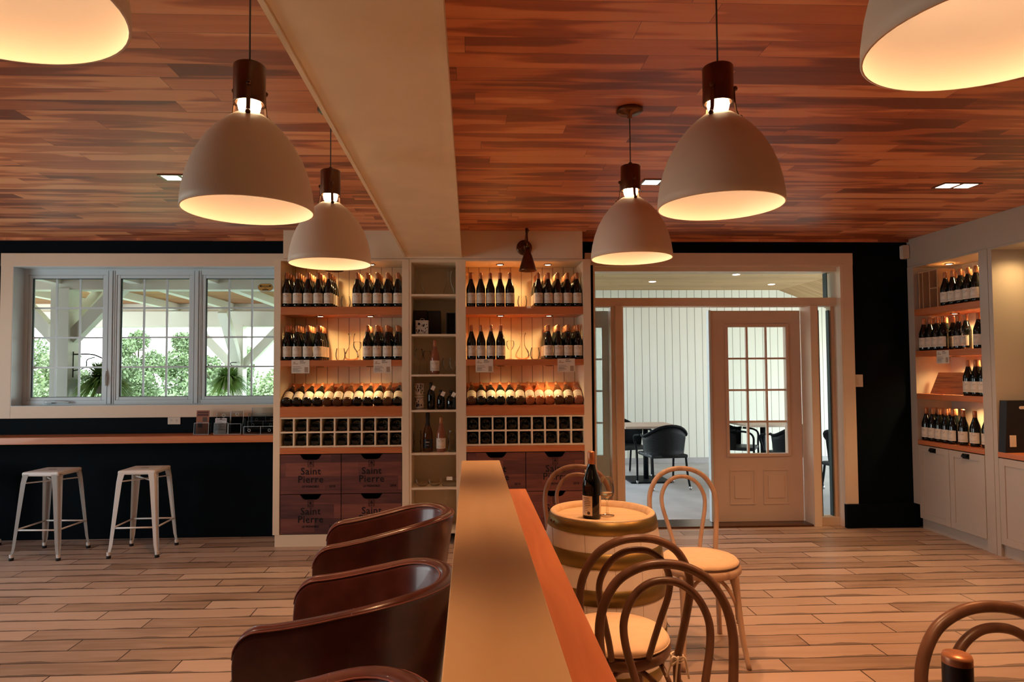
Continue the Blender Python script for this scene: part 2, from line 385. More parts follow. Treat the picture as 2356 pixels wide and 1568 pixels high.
# dark skirting beside the door
b = BM(); box(b, 3.5, 4.19, BY-.045, BY-.001, 0, .219, bev=.003); struct('baseboard_back', b, 'navy')
# ceiling beam
b = BM(); box(b, -.55, -.079, YF, 5.70, 2.479, H-.001); struct('trim_2', b, 'beam')
b = BM(); box(b, -.563, -.546, YF, 5.69, 2.470, 2.487); box(b, -.083, -.068, YF, 5.69, 2.470, 2.487); struct('trim_3', b, 'beam')
# soffit above the shelving
b = BM(); box(b, -1.608, -.551, 5.70, BY-.001, 2.462, H-.001); box(b, -.551, -.078, 5.70, BY-.001, 2.462, H-.001); box(b, -.078, .991, 5.70, BY-.001, 2.462, H-.001); struct('trim_4', b, 'white')
# left window: casing
def casing(b, x0, x1, z0, z1, w, top, y0, right=True, bottom=True):
    box(b, x0-w, x0, y0, BY-.001, z0-(w if bottom else 0), z1, bev=.002)
    if right: box(b, x1, x1+w, y0, BY-.001, z0-(w if bottom else 0), z1, bev=.002)
    if bottom: box(b, x0, x1, y0, BY-.001, z0-w, z0, bev=.002)
    box(b, x0-w, x1+(w if right else 0), y0-.004, BY-.001, z1, z1+top, bev=.002)
b = BM(); casing(b, WX0, WX1-.003, WZ0, WZ1, .108, .118, BY-.022, right=True); struct('trim_5', b, 'trim')
b = BM()  # window frame unit with three sashes
FY0, FY1 = 6.20, 6.255
sx0 = [-4.04, -3.242, -2.463]; sx1 = [-3.40, -2.614, -1.83]; gz0, gz1 = 1.263, 2.362
box(b, WX0, sx0[0]-.03, FY0, FY1, WZ0, WZ1); box(b, sx1[2]+.03, WX1, FY0, FY1, WZ0, WZ1)
box(b, sx0[0]-.03, sx1[2]+.03, FY0, FY1, WZ0, gz0-.03); box(b, sx0[0]-.03, sx1[2]+.03, FY0, FY1, gz1+.03, WZ1)
for k in range(2):
    box(b, sx1[k]+.03, sx0[k+1]-.03, FY0, FY1, gz0-.03, gz1+.03)
    xm = (sx1[k]+sx0[k+1])/2; box(b, xm-.016, xm+.016, FY0-.012, FY0, WZ0+.01, WZ1-.02, bev=.002); box(b, xm-.034, xm-.026, FY0-.006, FY0, WZ0+.01, WZ1-.02)
    box(b, xm+.026, xm+.034, FY0-.006, FY0, WZ0+.01, WZ1-.02)
win = struct('window_1', b, 'vinyl')
b = BM(); box(b, WX0, WX0+.004, BY-.02, FY0, WZ0, WZ1); box(b, WX1-.004, WX1, BY-.02, FY0, WZ0, WZ1); box(b, WX0+.004, WX1-.004, BY-.02, FY0, WZ0, WZ0+.004); box(b, WX0+.004, WX1-.004, BY-.02, FY0, WZ1-.004, WZ1); obj('window_reveal', b, 'vinyl', win, world=True)
for k in range(3):
    b = BM(); x0, x1 = sx0[k], sx1[k]
    for q in ((x0-.03, x0, gz0-.03, gz1+.03), (x1, x1+.03, gz0-.03, gz1+.03), (x0, x1, gz0-.03, gz0), (x0, x1, gz1, gz1+.03)):
        box(b, q[0], q[1], FY0+.006, FY1, q[2], q[3], bev=.004)
    # dark gasket
    for q in ((x0, x0+.007, gz0, gz1), (x0, x1, gz0, gz0+.004), (x0, x1, gz1-.006, gz1)):
        box(b, q[0], q[1], FY0+.02, FY1-.02, q[2], q[3], m=1)
    w3 = (x1-x0)/3; h4 = (gz1-gz0)/4
    sash = obj('sash', b, ['vinyl', 'darkline'], win, world=True)
    b = BM()
    for i in (1, 2): box(b, x0+w3*i-.008, x0+w3*i+.008, 6.222, 6.234, gz0, gz1)
    for i in (1, 2, 3): box(b, x0, x1, 6.223, 6.233, gz0+h4*i-.008, gz0+h4*i+.008)
    obj('muntins', b, 'vinyl', sash, world=True)
    b = BM(); box(b, x0, x1, 6.236, 6.240, gz0, gz1); obj('pane', b, 'pane', sash, world=True)
b = BM()   # crank on the sill of the first sash
tube(b, spline([(-3.86, 6.17, 1.218), (-3.80, 6.165, 1.226), (-3.72, 6.16, 1.222), (-3.66, 6.165, 1.217)]), .009, 8); box(b, -3.89, -3.82, 6.165, 6.20, 1.207, 1.235, bev=.006)
obj('window_crank', b, 'vinyl', win, world=True)
b = BM(); tube(b, spline([(-3.345, 6.18, 1.50), (-3.345, 6.165, 1.44), (-3.345, 6.175, 1.37)]), .008, 8); box(b, -3.355, -3.335, 6.18, 6.21, 1.36, 1.52, bev=.003); obj('sash_lock', b, 'vinyl', win, world=True)
# window in the left wall, outside the frame, that lights the stools
b = BM()
for q in ((1.2, 1.27), (4.73, 4.8), (2.37, 2.43), (3.57, 3.63)): box(b, XL-.1, XL-.02, q[0], q[1], .55, 2.25)
box(b, XL-.1, XL-.02, 1.2, 4.8, .55, .62); box(b, XL-.1, XL-.02, 1.2, 4.8, 2.18, 2.25); w2 = struct('window_2', b, 'vinyl')
b = BM(); box(b, XL-.065, XL-.06, 1.27, 4.73, .62, 2.18); obj('pane', b, 'pane', w2, world=True)

# ------------------------------------------------------------------ entrance: casing, transom, sidelights, double door
b = BM(); box(b, 3.52, 3.628, BY-.022, BY-.001, .219, DZ1, bev=.002); box(b, 1.072, 3.628, BY-.026, BY-.001, DZ1, DZ1+.112, bev=.002); struct('trim_6', b, 'trim')
PY0, PY1 = 6.10, 6.275
b = BM()
box(b, DX0, 1.165, BY-.02, PY1, 0, DZ1); box(b, 3.505, DX1, BY-.02, PY1+.01, 0, DZ1)        # jambs
box(b, 1.165, 3.505, BY-.02, PY1, DZ1-.012, DZ1)
box(b, 1.165, 3.505, PY0+.02, PY1, 2.415, DZ1-.012)                                             # head
box(b, 1.165, 3.505, PY0+.03, PY1, 2.085, 2.165, bev=.003)                                       # transom bar
box(b, 1.33, 1.45, PY0+.05, PY1, 0, 2.085, bev=.003); box(b, 3.23, 3.30, PY0, PY1+.02, 0, 2.085, bev=.003)
box(b, 1.365, 1.425, PY0, PY0+.05, 0, 2.085, bev=.003)
box(b, 3.30, 3.505, PY0+.06, PY1, 0, .075); box(b, 1.165, 1.33, PY0+.06, PY1, 0, .075)
box(b, 3.48, 3.505, PY0+.09, PY1, .075, 2.085); box(b, 3.30, 3.36, PY0+.10, PY1, .075, 2.085)
df = struct('door_1', b, 'trim')
b = BM(); box(b, 3.36, 3.367, 6.20, 6.25, .08, 2.05); box(b, 3.462, 3.468, 6.20, 6.25, .08, 2.05); box(b, 3.375, 3.378, 6.24, 6.25, .08, 2.05)
box(b, 3.44, 3.448, 6.18, 6.25, 2.172, 2.41); obj('gasket', b, 'darkline', df, world=True)
b = BM(); box(b, 1.18, 3.505, 6.252, 6.256, 2.165, 2.415); obj('transom_pane', b, 'pane', df, world=True)
b = BM(); box(b, 3.36, 3.48, 6.252, 6.256, .075, 2.085); obj('sidelight_pane', b, 'pane', df, world=True)
b = BM(); box(b, 1.165, 1.33, 6.252, 6.256, .075, 2.085); obj('sidelight_pane', b, 'pane', df, world=True)
b = BM(); box(b, 1.43, 3.24, 6.12, 6.42, 0, .018); obj('threshold', b, 'bronze', df, world=True)
def leaf(paint):
    """door leaf, hinge on the local origin, running towards +x, face towards -y"""
    w, h = .885, 2.055; g0, g1, z0, z1 = .165, .735, .67, 1.895
    b = BM(); y0, y1 = 0, .045
    for q in ((0, g0, .02, h), (g1, w, .02, h), (g0, g1, .02, z0), (g0, g1, z1, h)): box(b, q[0], q[1], y0, y1, q[2], q[3])
    for q in ((g0-.03, g0, z0-.03, z1+.03), (g1, g1+.03, z0-.03, z1+.03), (g0, g1, z0-.03, z0), (g0, g1, z1, z1+.03)): box(b, q[0], q[1], y0-.012, y0, q[2], q[3], bev=.004)
    for a, c in ((.16, .41), (.49, .74)):   # raised panels
        for q in ((a, c, .18, .195), (a, c, .505, .52), (a, a+.015, .195, .505), (c-.015, c, .195, .505)): box(b, q[0], q[1], y0-.006, y0, q[2], q[3], bev=.002)
        box(b, a+.045, c-.045, y0-.006, y0, .24, .46, bev=.003)
    p = [b]; m_ = BM()
    for i in (1, 2): x = g0+(g1-g0)*i/3; box(m_, x-.009, x+.009, y0+.004, y0+.03, z0, z1)
    for i in (1, 2, 3): z = z0+(z1-z0)*i/4; box(m_, g0, g1, y0+.005, y0+.029, z-.009, z+.009)
    g = BM(); box(g, g0, g1, y0+.015, y0+.019, z0, z1)
    return b, m_, g
def put_leaf(name, paint, loc, rz):
    b, m_, g = leaf(paint)
    o = obj(name, b, paint); o.location = loc; o.rotation_euler = (0, 0, rz); o['kind'] = 'structure'
    obj('muntins', m_, paint, o); obj('pane', g, 'pane', o)
    h = BM(); lathe(h, [(.0, 0), (.03, 0), (.03, .008), (.012, .012), (.012, .04), (.028, .05), (.028, .07), (0, .078)], 14)
    bmesh.ops.rotate(h, verts=h.verts[:], matrix=Matrix.Rotation(R(90), 3, 'X')); bmesh.ops.translate(h, verts=h.verts[:], vec=(.06, 0, .96) if rz == 0 and False else (.825, 0, .96))
    if paint == 'teal': obj('door_knob', h, 'bronze', o)
    else: h.free()
    return o
put_leaf('door_2', 'doorpaint', (2.338, 6.285, 0), 0)
put_leaf('door_3', 'teal', (1.44, 6.31, 0), R(172))
b = BM(); box(b, 2.312, 2.335, 6.27, 6.33, .02, 2.06, bev=.003); obj('astragal', b, 'vinyl', df, world=True)

# ================================================================== OUTSIDE
b = BM(); box(b, -40, 40, 6.3, 80, -.5, -.3); tag(struct('ground', b, 'grass'))
b = BM(); box(b, .3, 9, 6.28, 10.4, -.12, -.002); struct('patio_floor', b, 'concrete')
b = BM(); box(b, -7, .3, 6.28, 10.4, -.12, -.002); struct('porch_floor', b, 'concrete')
b = BM(); prism(b, [(1.0, -.1), (7.2, -.1), (7.2, 1.92), (4.993, 2.766), (1.0, 2.766)], 10.4, 10.5, 'Y'); struct('wall_outside', b, 'boardwall')
b = BM(); box(b, 1.0, 7, 10.385, 10.4, 0, .09); struct('baseboard_outside', b, 'concrete')
b = BM(); box(b, .6, 5.0, 6.3, 10.5, 2.766, 2.85)
prism(b, [(5.0, 2.766), (7.4, 1.85), (7.4, 1.95), (5.0, 2.86)], 6.3, 10.5, 'Y'); struct('ceiling_outside', b, 'patioceil')
pc = thing('patio_downlight', 'small round downlight in the sloped patio ceiling', 'ceiling light', (3.6, 8.7, 2.766), group='patio downlights seen through the transom')
b = BM(); lathe(b, [(.0, -.002), (.04, -.002), (.045, -.003), (.05, 0)], 16); obj('lens', b, 'ledwhite', pc); remember(pc)
for i, (x, y) in enumerate(((2.65, 9.4), (4.55, 9.7))): dup(pc, (x, y, 2.766), label=('patio downlight furthest left, near the board wall', 'patio downlight furthest right, near the board wall')[i])
pc['label'] = 'patio downlight between the other two, nearest the door'
# timber porch outside the window
po = thing('timber_porch', 'cream timber porch with posts, braces and orange board ceiling outside the window', 'porch', (-3.9, 8.6, 0))
def timber(name, a, c, w, h, up=(0, 0, 1)):
    b = BM(); bar(b, a, c, w, h, up=up); obj(name, b, 'porch', po, world=True)
timber('post', (-4.405, 7.31, -.1), (-4.405, 7.31, 2.40), .19, .19, (0, 1, 0)); timber('post', (-3.505, 10.1, -.1), (-3.505, 10.1, 2.2), .18, .18, (0, 1, 0))
timber('post', (-7.0, 10.1, -.1), (-7.0, 10.1, 2.2), .18, .18, (0, 1, 0))
timber('post', (-.6, 10.1, -.1), (-.6, 10.1, 2.2), .18, .18, (0, 1, 0))
timber('beam', (-7.5, 7.31, 2.455), (-.2, 7.31, 2.455), .17, .14); timber('beam', (-7.5, 10.1, 2.29), (-.2, 10.1, 2.29), .17, .23)
timber('beam', (-7.5, 10.15, 2.47), (-.2, 10.15, 2.47), .1, .13)
for s in (-1, 1): timber('brace', (-4.405+s*.08, 7.31, 1.86), (-4.405+s*.62, 7.31, 2.44), .11, .13)
for s in (-1, 1): timber('brace', (-3.505+s*.07, 10.1, 1.58), (-3.505+s*.72, 10.1, 2.26), .11, .13)
timber('brace', (-3.505, 10.05, 1.62), (-3.505, 9.45, 2.36), .11, .13, (1, 0, 0))
for x in (-5.4, -4.45, -3.62, -2.78, -1.95, -1.1): timber('rafter', (x, 6.9, 2.50), (x, 10.2, 2.475), .10, .10)
timber('brace', (-4.405, 7.40, 1.95), (-4.405, 8.0, 2.45), .11, .13, (1, 0, 0))
b = BM(); box(b, -7.5, -.1, 6.3, 10.3, 2.53, 2.58); obj('ceiling_boards', b, 'porchwood', po, world=True)
def fern(x, y, z, r, label, ax, ay, az):
    t = thing('hanging_fern', label, 'plant', (x, y, z), group='hanging ferns on the porch posts')
    b = BM(); lathe(b, [(0, -.16), (.07, -.16), (.10, -.02), (.105, 0), (.09, 0)], 16); obj('pot', b, 'pot', t)
    b = BM(); random.seed(int(x*100))
    for i in range(600):
        a = random.uniform(0, 2*PI); el = random.uniform(-.5, 1.35); ln = r*random.uniform(.7, 1.05)
        d = Vector((math.cos(a)*math.cos(el), math.sin(a)*math.cos(el), math.sin(el)))
        p0 = Vector((math.cos(a)*.04, math.sin(a)*.04, 0)); s = Vector((-math.sin(a), math.cos(a), 0)); prev = None
        for k in range(6):
            tt = k/5; p = p0+d*ln*tt+Vector((0, 0, -ln*.55*tt*tt*(.5+.5*math.cos(el)))); w = .016*(1-tt)+.003
            cur = (b.verts.new(p-s*w), b.verts.new(p+s*w))
            if prev: b.faces.new((prev[0], prev[1], cur[1], cur[0]))
            prev = cur
    obj('fronds', b, 'fern', t)
    b = BM(); h = az-z
    for k in range(3): tube(b, [(.1*math.cos(k*2.1), .1*math.sin(k*2.1), 0), (0, 0, h-.02)], .003, 5)
    tube(b, [(ax-x, ay-y, h+.06), (ax-x, ay-y, h-.22)], .008, 6); tube(b, spline([(ax-x, ay-y, h+.03), ((ax-x)*.4, (ay-y)*.4, h+.03), (0, 0, h-.02)]), .008, 6)
    tube(b, spline([(ax-x, ay-y, h-.15), ((ax-x)*.6, (ay-y)*.6, h-.11), ((ax-x)*.55, (ay-y)*.55, h-.03), ((ax-x)*.3, (ay-y)*.3, h)]), .006, 6)
    obj('hanger', b, 'blackmetal', t)
fern(-4.04, 7.42, 1.42, .33, 'hanging fern beside the big near porch post, seen through the first sash', -4.31, 7.31, 1.66)
fern(-3.49, 9.62, 1.40, .30, 'hanging fern in front of the far porch post, seen through the third sash', -3.50, 10.01, 1.60)
# trees and bushes
def tree(name, x, y, h, r, label, mat_, n=2600, trunk=True, seed=1, lumps=9):
    random.seed(seed); t = thing(name, label, 'tree' if trunk else 'bush', (x, y, -.3), group='trees and bushes beyond the porch')
    b = BM(); cs = []
    for i in range(lumps):
        zc = random.uniform(.25 if trunk else .1, .88)*h; rr = r*random.uniform(.35, .6)*(1.15-.6*zc/h)
        a = random.uniform(0, 2*PI); cs.append((Vector((math.cos(a)*r*.55*(1-.5*zc/h), math.sin(a)*r*.5, zc)), rr))
    cs.append((Vector((0, 0, h*.86)), r*.33)); cs.append((Vector((0, 0, h*.5)), r*.62))
    for i in range(int(n*2.2)):
        c, rr = random.choice(cs); d = Vector((random.gauss(0, 1), random.gauss(0, 1), random.gauss(0, 1))).normalized()
        p = c+d*rr*random.uniform(.55, 1.05)
        if p.z < .05: p.z = .05
        s = random.uniform(.035, .08); u = Vector((random.gauss(0, 1), random.gauss(0, 1), random.gauss(0, 1))).normalized(); v = u.orthogonal().normalized()
        b.faces.new([b.verts.new(p+u*s*i_+v*s*.6*j_) for i_, j_ in ((-1, 0), (0, -1), (1, 0), (0, 1))])
    obj('foliage', b, mat_, t)
    b = BM(); tube(b, spline([(0, 0, 0), (.05, 0, h*.3), (-.03, .02, h*.6), (0, 0, h*.85)], 3), [r*.05*(1-.07*i) for i in range(10)], 7)
    for k in range(4): a = k*1.6; tube(b, [(0, 0, h*(.3+.1*k)), (math.cos(a)*r*.5, math.sin(a)*r*.5, h*(.5+.1*k))], r*.018, 5)
    obj('trunk' if trunk else 'stem', b, 'bark', t)
tree('leafy_tree', -12.35, 25, 3.5, 1.15, 'tallest leafy tree, left peak in the middle sash', 'leaf', 3600, seed=3)
tree('leafy_tree', -12.1, 28.0, 3.6, 1.2, 'leafy tree with the right peak in the middle sash', 'leaf', 3400, seed=5)
tree('leafy_tree', -9.0, 26.6, 2.9, 1.1, 'dark leafy tree at the right edge of the middle sash', 'leaf', 2600, seed=6)
tree('leafy_tree', -16.8, 26, 3.2, 1.5, 'leafy tree left of the big porch post', 'leaf', 2600, seed=8)
tree('leafy_tree', -14.4, 24, 2.7, 1.3, 'pale leafy tree just right of the big porch post', 'leaf2', 2600, seed=9)
tree('leafy_tree', -9.2, 23.7, 2.35, 1.15, 'low leafy tree left of the far porch post', 'leaf', 2600, seed=11)
tree('leafy_tree', -6.2, 22.5, 2.3, 1.3, 'bright leafy tree right of the far porch post', 'leaf2', 2800, seed=12)
for i, (x, y, r, h) in enumerate(((-11.9, 21, 1.15, 1.15), (-10.2, 18.3, 1.1, 1.2), (-8.6, 21, 1.15, 1.2), (-14.0, 18.6, 1.2, 1.2), (-16, 21.3, 1.2, 1.4), (-6.6, 18.5, 1.1, 1.1))):
    tree('bush', x, y, h, r, 'low pale bush in front of the trees, %s from the left' % ORD[(3, 4, 5, 1, 0, 2)[i] if False else sorted((-11.9, -10.2, -8.6, -14.0, -16, -6.6)).index(x)], 'leaf2', 1500, False, 20+i, 7)
# patio furniture: rattan chairs and table
def rattan_chair(loc, rz, label):
    t = thing('rattan_chair', label, 'chair', loc, rz, 'black rattan patio chairs')
    b = BM()   # curved back panel, chair faces -y
    n = 16; ring = []
    for i in range(n+1):
        a = R(-15)+R(210)*i/n; x = .28*math.cos(a); y = .06+.24*math.sin(a); hh = .79-.14*(abs(math.cos(a))**2.5)
        ring.append([b.verts.new((x*(.88+.12*z_), y*(.9+.1*z_), .40+(hh-.40)*z_)) for z_ in (0, .25, .5, .75, 1)])
    for i in range(n):
        for k in range(4):
            f = b.faces.new((ring[i][k], ring[i+1][k], ring[i+1][k+1], ring[i][k+1])); f.smooth = True
    bmesh.ops.solidify(b, geom=b.faces[:], thickness=.018); obj('woven_back', b, 'wicker', t)
    b = BM(); tube(b, [(.285*math.cos(R(-15)+R(210)*i/n), .06+.245*math.sin(R(-15)+R(210)*i/n), .79-.14*(abs(math.cos(R(-15)+R(210)*i/n))**2.5)) for i in range(n+1)], .017, 8); obj('top_rail', b, 'rattan', t)
    b = BM(); box(b, -.24, .24, -.23, .25, .385, .43, bev=.015); obj('seat', b, 'wicker', t)
    for sx_ in (-1, 1):
        b = BM(); tube(b, spline([(sx_*.22, .22, .40), (sx_*.225, .25, .2), (sx_*.24, .29, .02)]), .014, 7); lathe(b, [(.0, 0), (.014, 0), (.015, .04), (0, .04)], 8, 1, (sx_*.242, .293, 0)); obj('leg', b, ['rattan', 'steel'], t)
        b = BM(); tube(b, spline([(sx_*.285, -.02, .655), (sx_*.30, -.16, .64), (sx_*.29, -.225, .58), (sx_*.255, -.225, .42), (sx_*.245, -.24, .02)]), .014, 7); lathe(b, [(.0, 0), (.014, 0), (.015, .04), (0, .04)], 8, 1, (sx_*.245, -.24, 0)); obj('leg', b, ['rattan', 'steel'], t)
    return remember(t)
def patio_table(x, y, label):
    t = thing('patio_table', label, 'table', (x, y, 0), 0, 'patio tables seen through the entrance')
    b = BM(); box(b, -.36, .36, -.36, .36, .72, .75, bev=.003); obj('table_top', b, 'tabletop', t)
    b = BM(); tube(b, [(0, 0, .02), (0, 0, .72)], .035, 12); obj('pedestal', b, 'rattan', t)
    b = BM(); box(b, -.27, .27, -.27, .27, 0, .02, bev=.006); obj('base', b, 'rattan', t)
    return remember(t)
pt = patio_table(2.37, 8.85, 'patio table with stone top in the open doorway')
dup(pt, (4.02, 8.92, 0), label='patio table behind the glazed door leaf and right sidelight', group='patio tables seen through the entrance')
rc = rattan_chair((2.45, 8.36, 0), R(186), 'black rattan chair nearest the doorway, its back to the room')
dup(rc, (2.20, 9.22, 0), (0, 0, R(20)), 'black rattan chair on the far side of the doorway table')
dup(rc, (3.72, 9.02, 0), (0, 0, R(60)), 'black rattan chair at the left side of the table behind the door glass')
dup(rc, (4.10, 8.30, 0), (0, 0, R(186)), 'black rattan chair with its back close to the door glass')
dup(rc, (4.32, 7.25, 0), (0, 0, R(100)), 'black rattan chair seen sideways in the right sidelight')
# ================================================================== SHELVING UNITS
FD = 5.70; BK = 6.06
def puck(parent, x, y, z, power=1.0):
    b = BM(); lathe(b, [(.036, 0), (.036, -.006), (.026, -.008)], 16); lathe(b, [(0, -.006), (.026, -.006)], 16, 1)
    obj('puck_light', b, ['bronze', 'led'], parent, world=False) if False else None
    for v in b.verts: v.co += Vector((x, y, z))
    obj('puck_light', b, ['bronze', 'led'], parent, world=True)
    lamp('puck_lamp', 'SPOT', (x, y, z-.012), 6.4*power, (1, .64, .27), .03, (0, 0, 0), 150, .9)
def unit(name, label, x0, x1, lp, rp, mirror):
    """x0..x1: clear width between the side panels"""
    t = thing(name, label, 'shelving', ((x0+x1)/2, 5.88, 0))
    for a, c in ((x0-lp, x0), (x1, x1+rp)):
        b = BM(); box(b, a, c, FD, BK+.012, .10, 2.459, bev=.0015); obj('side_panel', b, 'white', t, world=True)
    b = BM(); box(b, x0, x1, BK, BK+.012, .1, 2.44); obj('back_panel', b, 'beadboard', t, world=True)
    b = BM(); box(b, x0, x1, FD, BK, 2.441, 2.459); obj('top_panel', b, 'white', t, world=True)
    b = BM(); box(b, x0-(.04 if not mirror else 0), x1, FD+.005, BK, 0, .10); obj('plinth', b, 'white', t, world=True)
    for z0, z1 in ((1.975, 2.043), (1.530, 1.583)):
        b = BM(); box(b, x0, x1, FD, BK, z0, z1, bev=.002); obj('shelf', b, 'orange', t, world=True)
    b = BM(); prism(b, [(FD, 1.097), (FD, 1.168), (FD+.012, 1.185), (FD+.03, 1.178), (6.045, 1.375), (BK, 1.375), (BK, 1.097)], x0, x1, 'X'); obj('display_ledge', b, 'orange', t, world=True)
    b = BM(); box(b, x0, x1, FD, BK, .783, .835, bev=.002); obj('counter_board', b, 'orange', t, world=True)
    b = BM(); w = x1-x0; g = .013
    for k in range(10): x = x0+w*k/9; box(b, max(x0, x-g/2), min(x1, x+g/2), FD+.004, FD+.30, .836, 1.096)
    for z in (.844, .966, 1.088): box(b, x0, x1, FD+.003, FD+.30, z-g/2, z+g/2)
    obj('bottle_rack', b, 'white', t, world=True)
    b = BM(); box(b, x0, x1, FD+.31, FD+.315, .836, 1.096); obj('rack_shade_sheet', b, 'dark', t, world=True)  # black sheet painted as the shade deep in the rack
    b = BM(); box(b, x0, x1, FD+.12, FD+.125, .102, .782); obj('drawer_shade_sheet', b, 'dark', t, world=True)  # black sheet painted as the shade behind the crates
    for z, ys in ((2.441, 5.87), (1.975, 5.82), (1.530, 5.82)):
        for f in (.30, .72): puck(t, x0+w*f, ys, z, .5 if z < 1.6 else 1.15)
    return t
unit('wine_shelving_unit', 'cream wine shelving unit left of the narrow shelf column, with orange shelves', -1.627, -.588, .057, .0605, False)
unit('wine_shelving_unit', 'cream wine shelving unit right of the narrow shelf column, behind the bar end', -.0365, .991, .069, .069, True)
col_ = thing('narrow_shelf_column', 'narrow cream column of open shelves between the two wine shelving units', 'shelving', (-.31, 5.88, 0))
b = BM(); box(b, -.527, -.509, FD+.003, BK, .0, 2.459); obj('side_panel', b, 'white', col_, world=True)
b = BM(); box(b, -.124, -.106, FD+.003, BK, .0, 2.459); obj('side_panel', b, 'white', col_, world=True)
b = BM(); box(b, -.509, -.124, BK-.01, BK, 0, 2.459); obj('back_panel', b, 'white', col_, world=True)
b = BM(); box(b, -.509, -.124, FD+.003, BK-.01, 2.43, 2.459); obj('top_panel', b, 'white', col_, world=True)
for z in (2.153, 1.805, 1.456, 1.149, .78, .483, .11):
    b = BM(); box(b, -.509, -.124, FD+.005, BK-.01, z-.018, z, bev=.0015); obj('shelf', b, 'white', col_, world=True)

# wine crates used as drawers
def crate(x0, x1, z0, z1, label):
    xc = (x0+x1)/2; t = thing('wine_crate', label, 'crate', (xc, FD+.01, z0), 0, 'stamped wooden wine crates under the bottle racks')
    w = (x1-x0)/2; h = z1-z0; b = BM(); n = .045
    poly = [(-w, 0), (w, 0), (w, h), (w*.36, h), (w*.26, h-n*.8), (w*.18, h-n), (-w*.18, h-n), (-w*.26, h-n*.8), (-w*.36, h), (-w, h)]
    prism(b, poly, -.006, .012, 'Y'); obj('front_board', b, 'crate', t)
    b = BM(); box(b, -w, -w+.012, .012, .11, 0, h-.05); box(b, w-.012, w, .012, .11, 0, h-.05); box(b, -w+.012, w-.012, .012, .11, 0, .012); obj('crate_box', b, 'crate', t)
    b = BM(); y = -.0075
    text(b, 'Saint', .083, (0, y, h-.168), m=0, weight=.0008, sp=1.06); text(b, 'Pierre', .083, (0, y, h-.236), weight=.0008, sp=1.06)
    text(b, 'LE VIGNOBLE', .024, (0, y, h-.278), weight=.0006); obj('lettering', b, 'burn', t); b = BM(); text(b, '2018', .026, (w*.72, y, h-.278), weight=.0006)
    obj('year_stamp', b, 'burn', t)
    b = BM(); c = h-.078; s = .024
    for q in ((-s, s, c-s*1.15, c-s*1.15+.003), (-s, s, c+s*1.15-.003, c+s*1.15), (-s, -s+.003, c-s*1.15, c+s*1.15), (s-.003, s, c-s*1.15, c+s*1.15), (-.0018, .0018, c-s*.95, c+s*.95), (-s*.7, s*.7, c+s*.35, c+s*.35+.003)):
        box(b, q[0], q[1], y-.0006, y, q[2], q[3])
    for sg in (-1, 1):
        bar(b, (0, y, c+s*.45), (sg*s*.75, y, c-s*.7), .003, .0012, up=(0, 1, 0)); bar(b, (0, y, c+s*.7), (sg*s*.4, y, c+s*.1), .0025, .0012, up=(0, 1, 0))
    obj('emblem', b, 'burn', t); return t
rowz = ((.444, .776), (.106, .438)); names = ('upper', 'lower')
for (a, c, u) in ((-1.627, -.588, 'left'), (-.0365, .991, 'right')):
    m_ = (a+c)/2
    for k, (z0, z1) in enumerate(rowz):
        for x0, x1, sd in ((a+.006, m_-.003, 'left'), (m_+.003, c-.006, 'right')):
            crate(x0, x1, z0, z1, 'stamped wooden wine crate, %s %s of the four under the %s wine shelving unit' % (names[k], sd, u))

# ------------------------------------------------------------------ bottles
BP = [(.0, .004), (.034, 0), (.0405, .004), (.041, .02), (.041, .145), (.0395, .162), (.035, .180), (.028, .200), (.0215, .222), (.0165, .242), (.0148, .262), (.0145, .290), (.0, .292)]
def label_patch(bm, a0, a1, r, z0, z1, m=0, seg=14):
    n = seg; V = [[bm.verts.new((r*math.cos(a0+(a1-a0)*i/n), r*math.sin(a0+(a1-a0)*i/n), z)) for z in (z0, z1)] for i in range(n+1)]
    for i in range(n): f = bm.faces.new((V[i][0], V[i+1][0], V[i+1][1], V[i][1])); f.material_index = m; f.smooth = True
def make_bottle(name, label, glass, cap, group, lab=True, labmat='label', loc=(0, -20, 0)):
    t = thing(name, label, 'wine bottle', loc, 0, group)
    b = BM(); lathe(b, BP, 22); obj('glass_body', b, glass, t)
    b = BM(); lathe(b, [(.0163, .228), (.0163, .27), (.0158, .296), (.0135, .301), (0, .302)], 18, cap0=True); obj('capsule', b, cap, t)
    if lab:
        b = BM(); c = -PI/2
        label_patch(b, c-1.35, c+1.35, .0416, .030, .120, 0); r = .0420
        text(b, 'SAINT PIERRE', .0092, (c, 0, .094), m=1, bend=r, sp=1.05)
        for z, wd, mt_ in ((.085, .5, 2), (.052, .9, 2), (.046, .7, 2), (.040, .8, 2)): label_patch(b, c-wd, c+wd, r, z, z+.0016, mt_, 6)
        label_patch(b, c-.11, c+.11, r, .106, .115, 2, 2)
        obj('label', b, [labmat, 'ink', 'inkline'], t)
    return remember(t)
KEEP = []
def first_or_dup(proto, used, loc, rot, label, group):
    if not used:
        used.append(1); proto.location = loc; proto.rotation_euler = rot; proto['label'] = label; proto['group'] = group; return proto
    return dup(proto, loc, rot, label, group)
redb = make_bottle('wine_bottle', 'x', 'glass_dark', 'capsule', 'x'); ured = []
def B(x, y, z, label, group, rot=(0, 0, 0)): return first_or_dup(redb, ured, (x, y, z), rot, label, group)
rows = (('front row', 5.745), ('second row', 5.829), ('third row', 5.913), ('back row', 5.997))
def block(x0, pitch, n, nr, z, where, group, fromwhere):
    for k in range(n):
        for rname, y in rows[:nr]:
            jx = random.uniform(-.002, .002)
            B(x0+pitch*k+jx, y, z, 'dark wine bottle, %s from %s, %s, %s' % (ORD[k], fromwhere, rname, where), group, (0, 0, random.uniform(-.12, .12)))
T1, T2 = 2.0435, 1.5835
block(-1.582, .0885, 5, 4, T1, "left block, top shelf, left unit", 'bottles on the top shelf of the left unit', 'left')
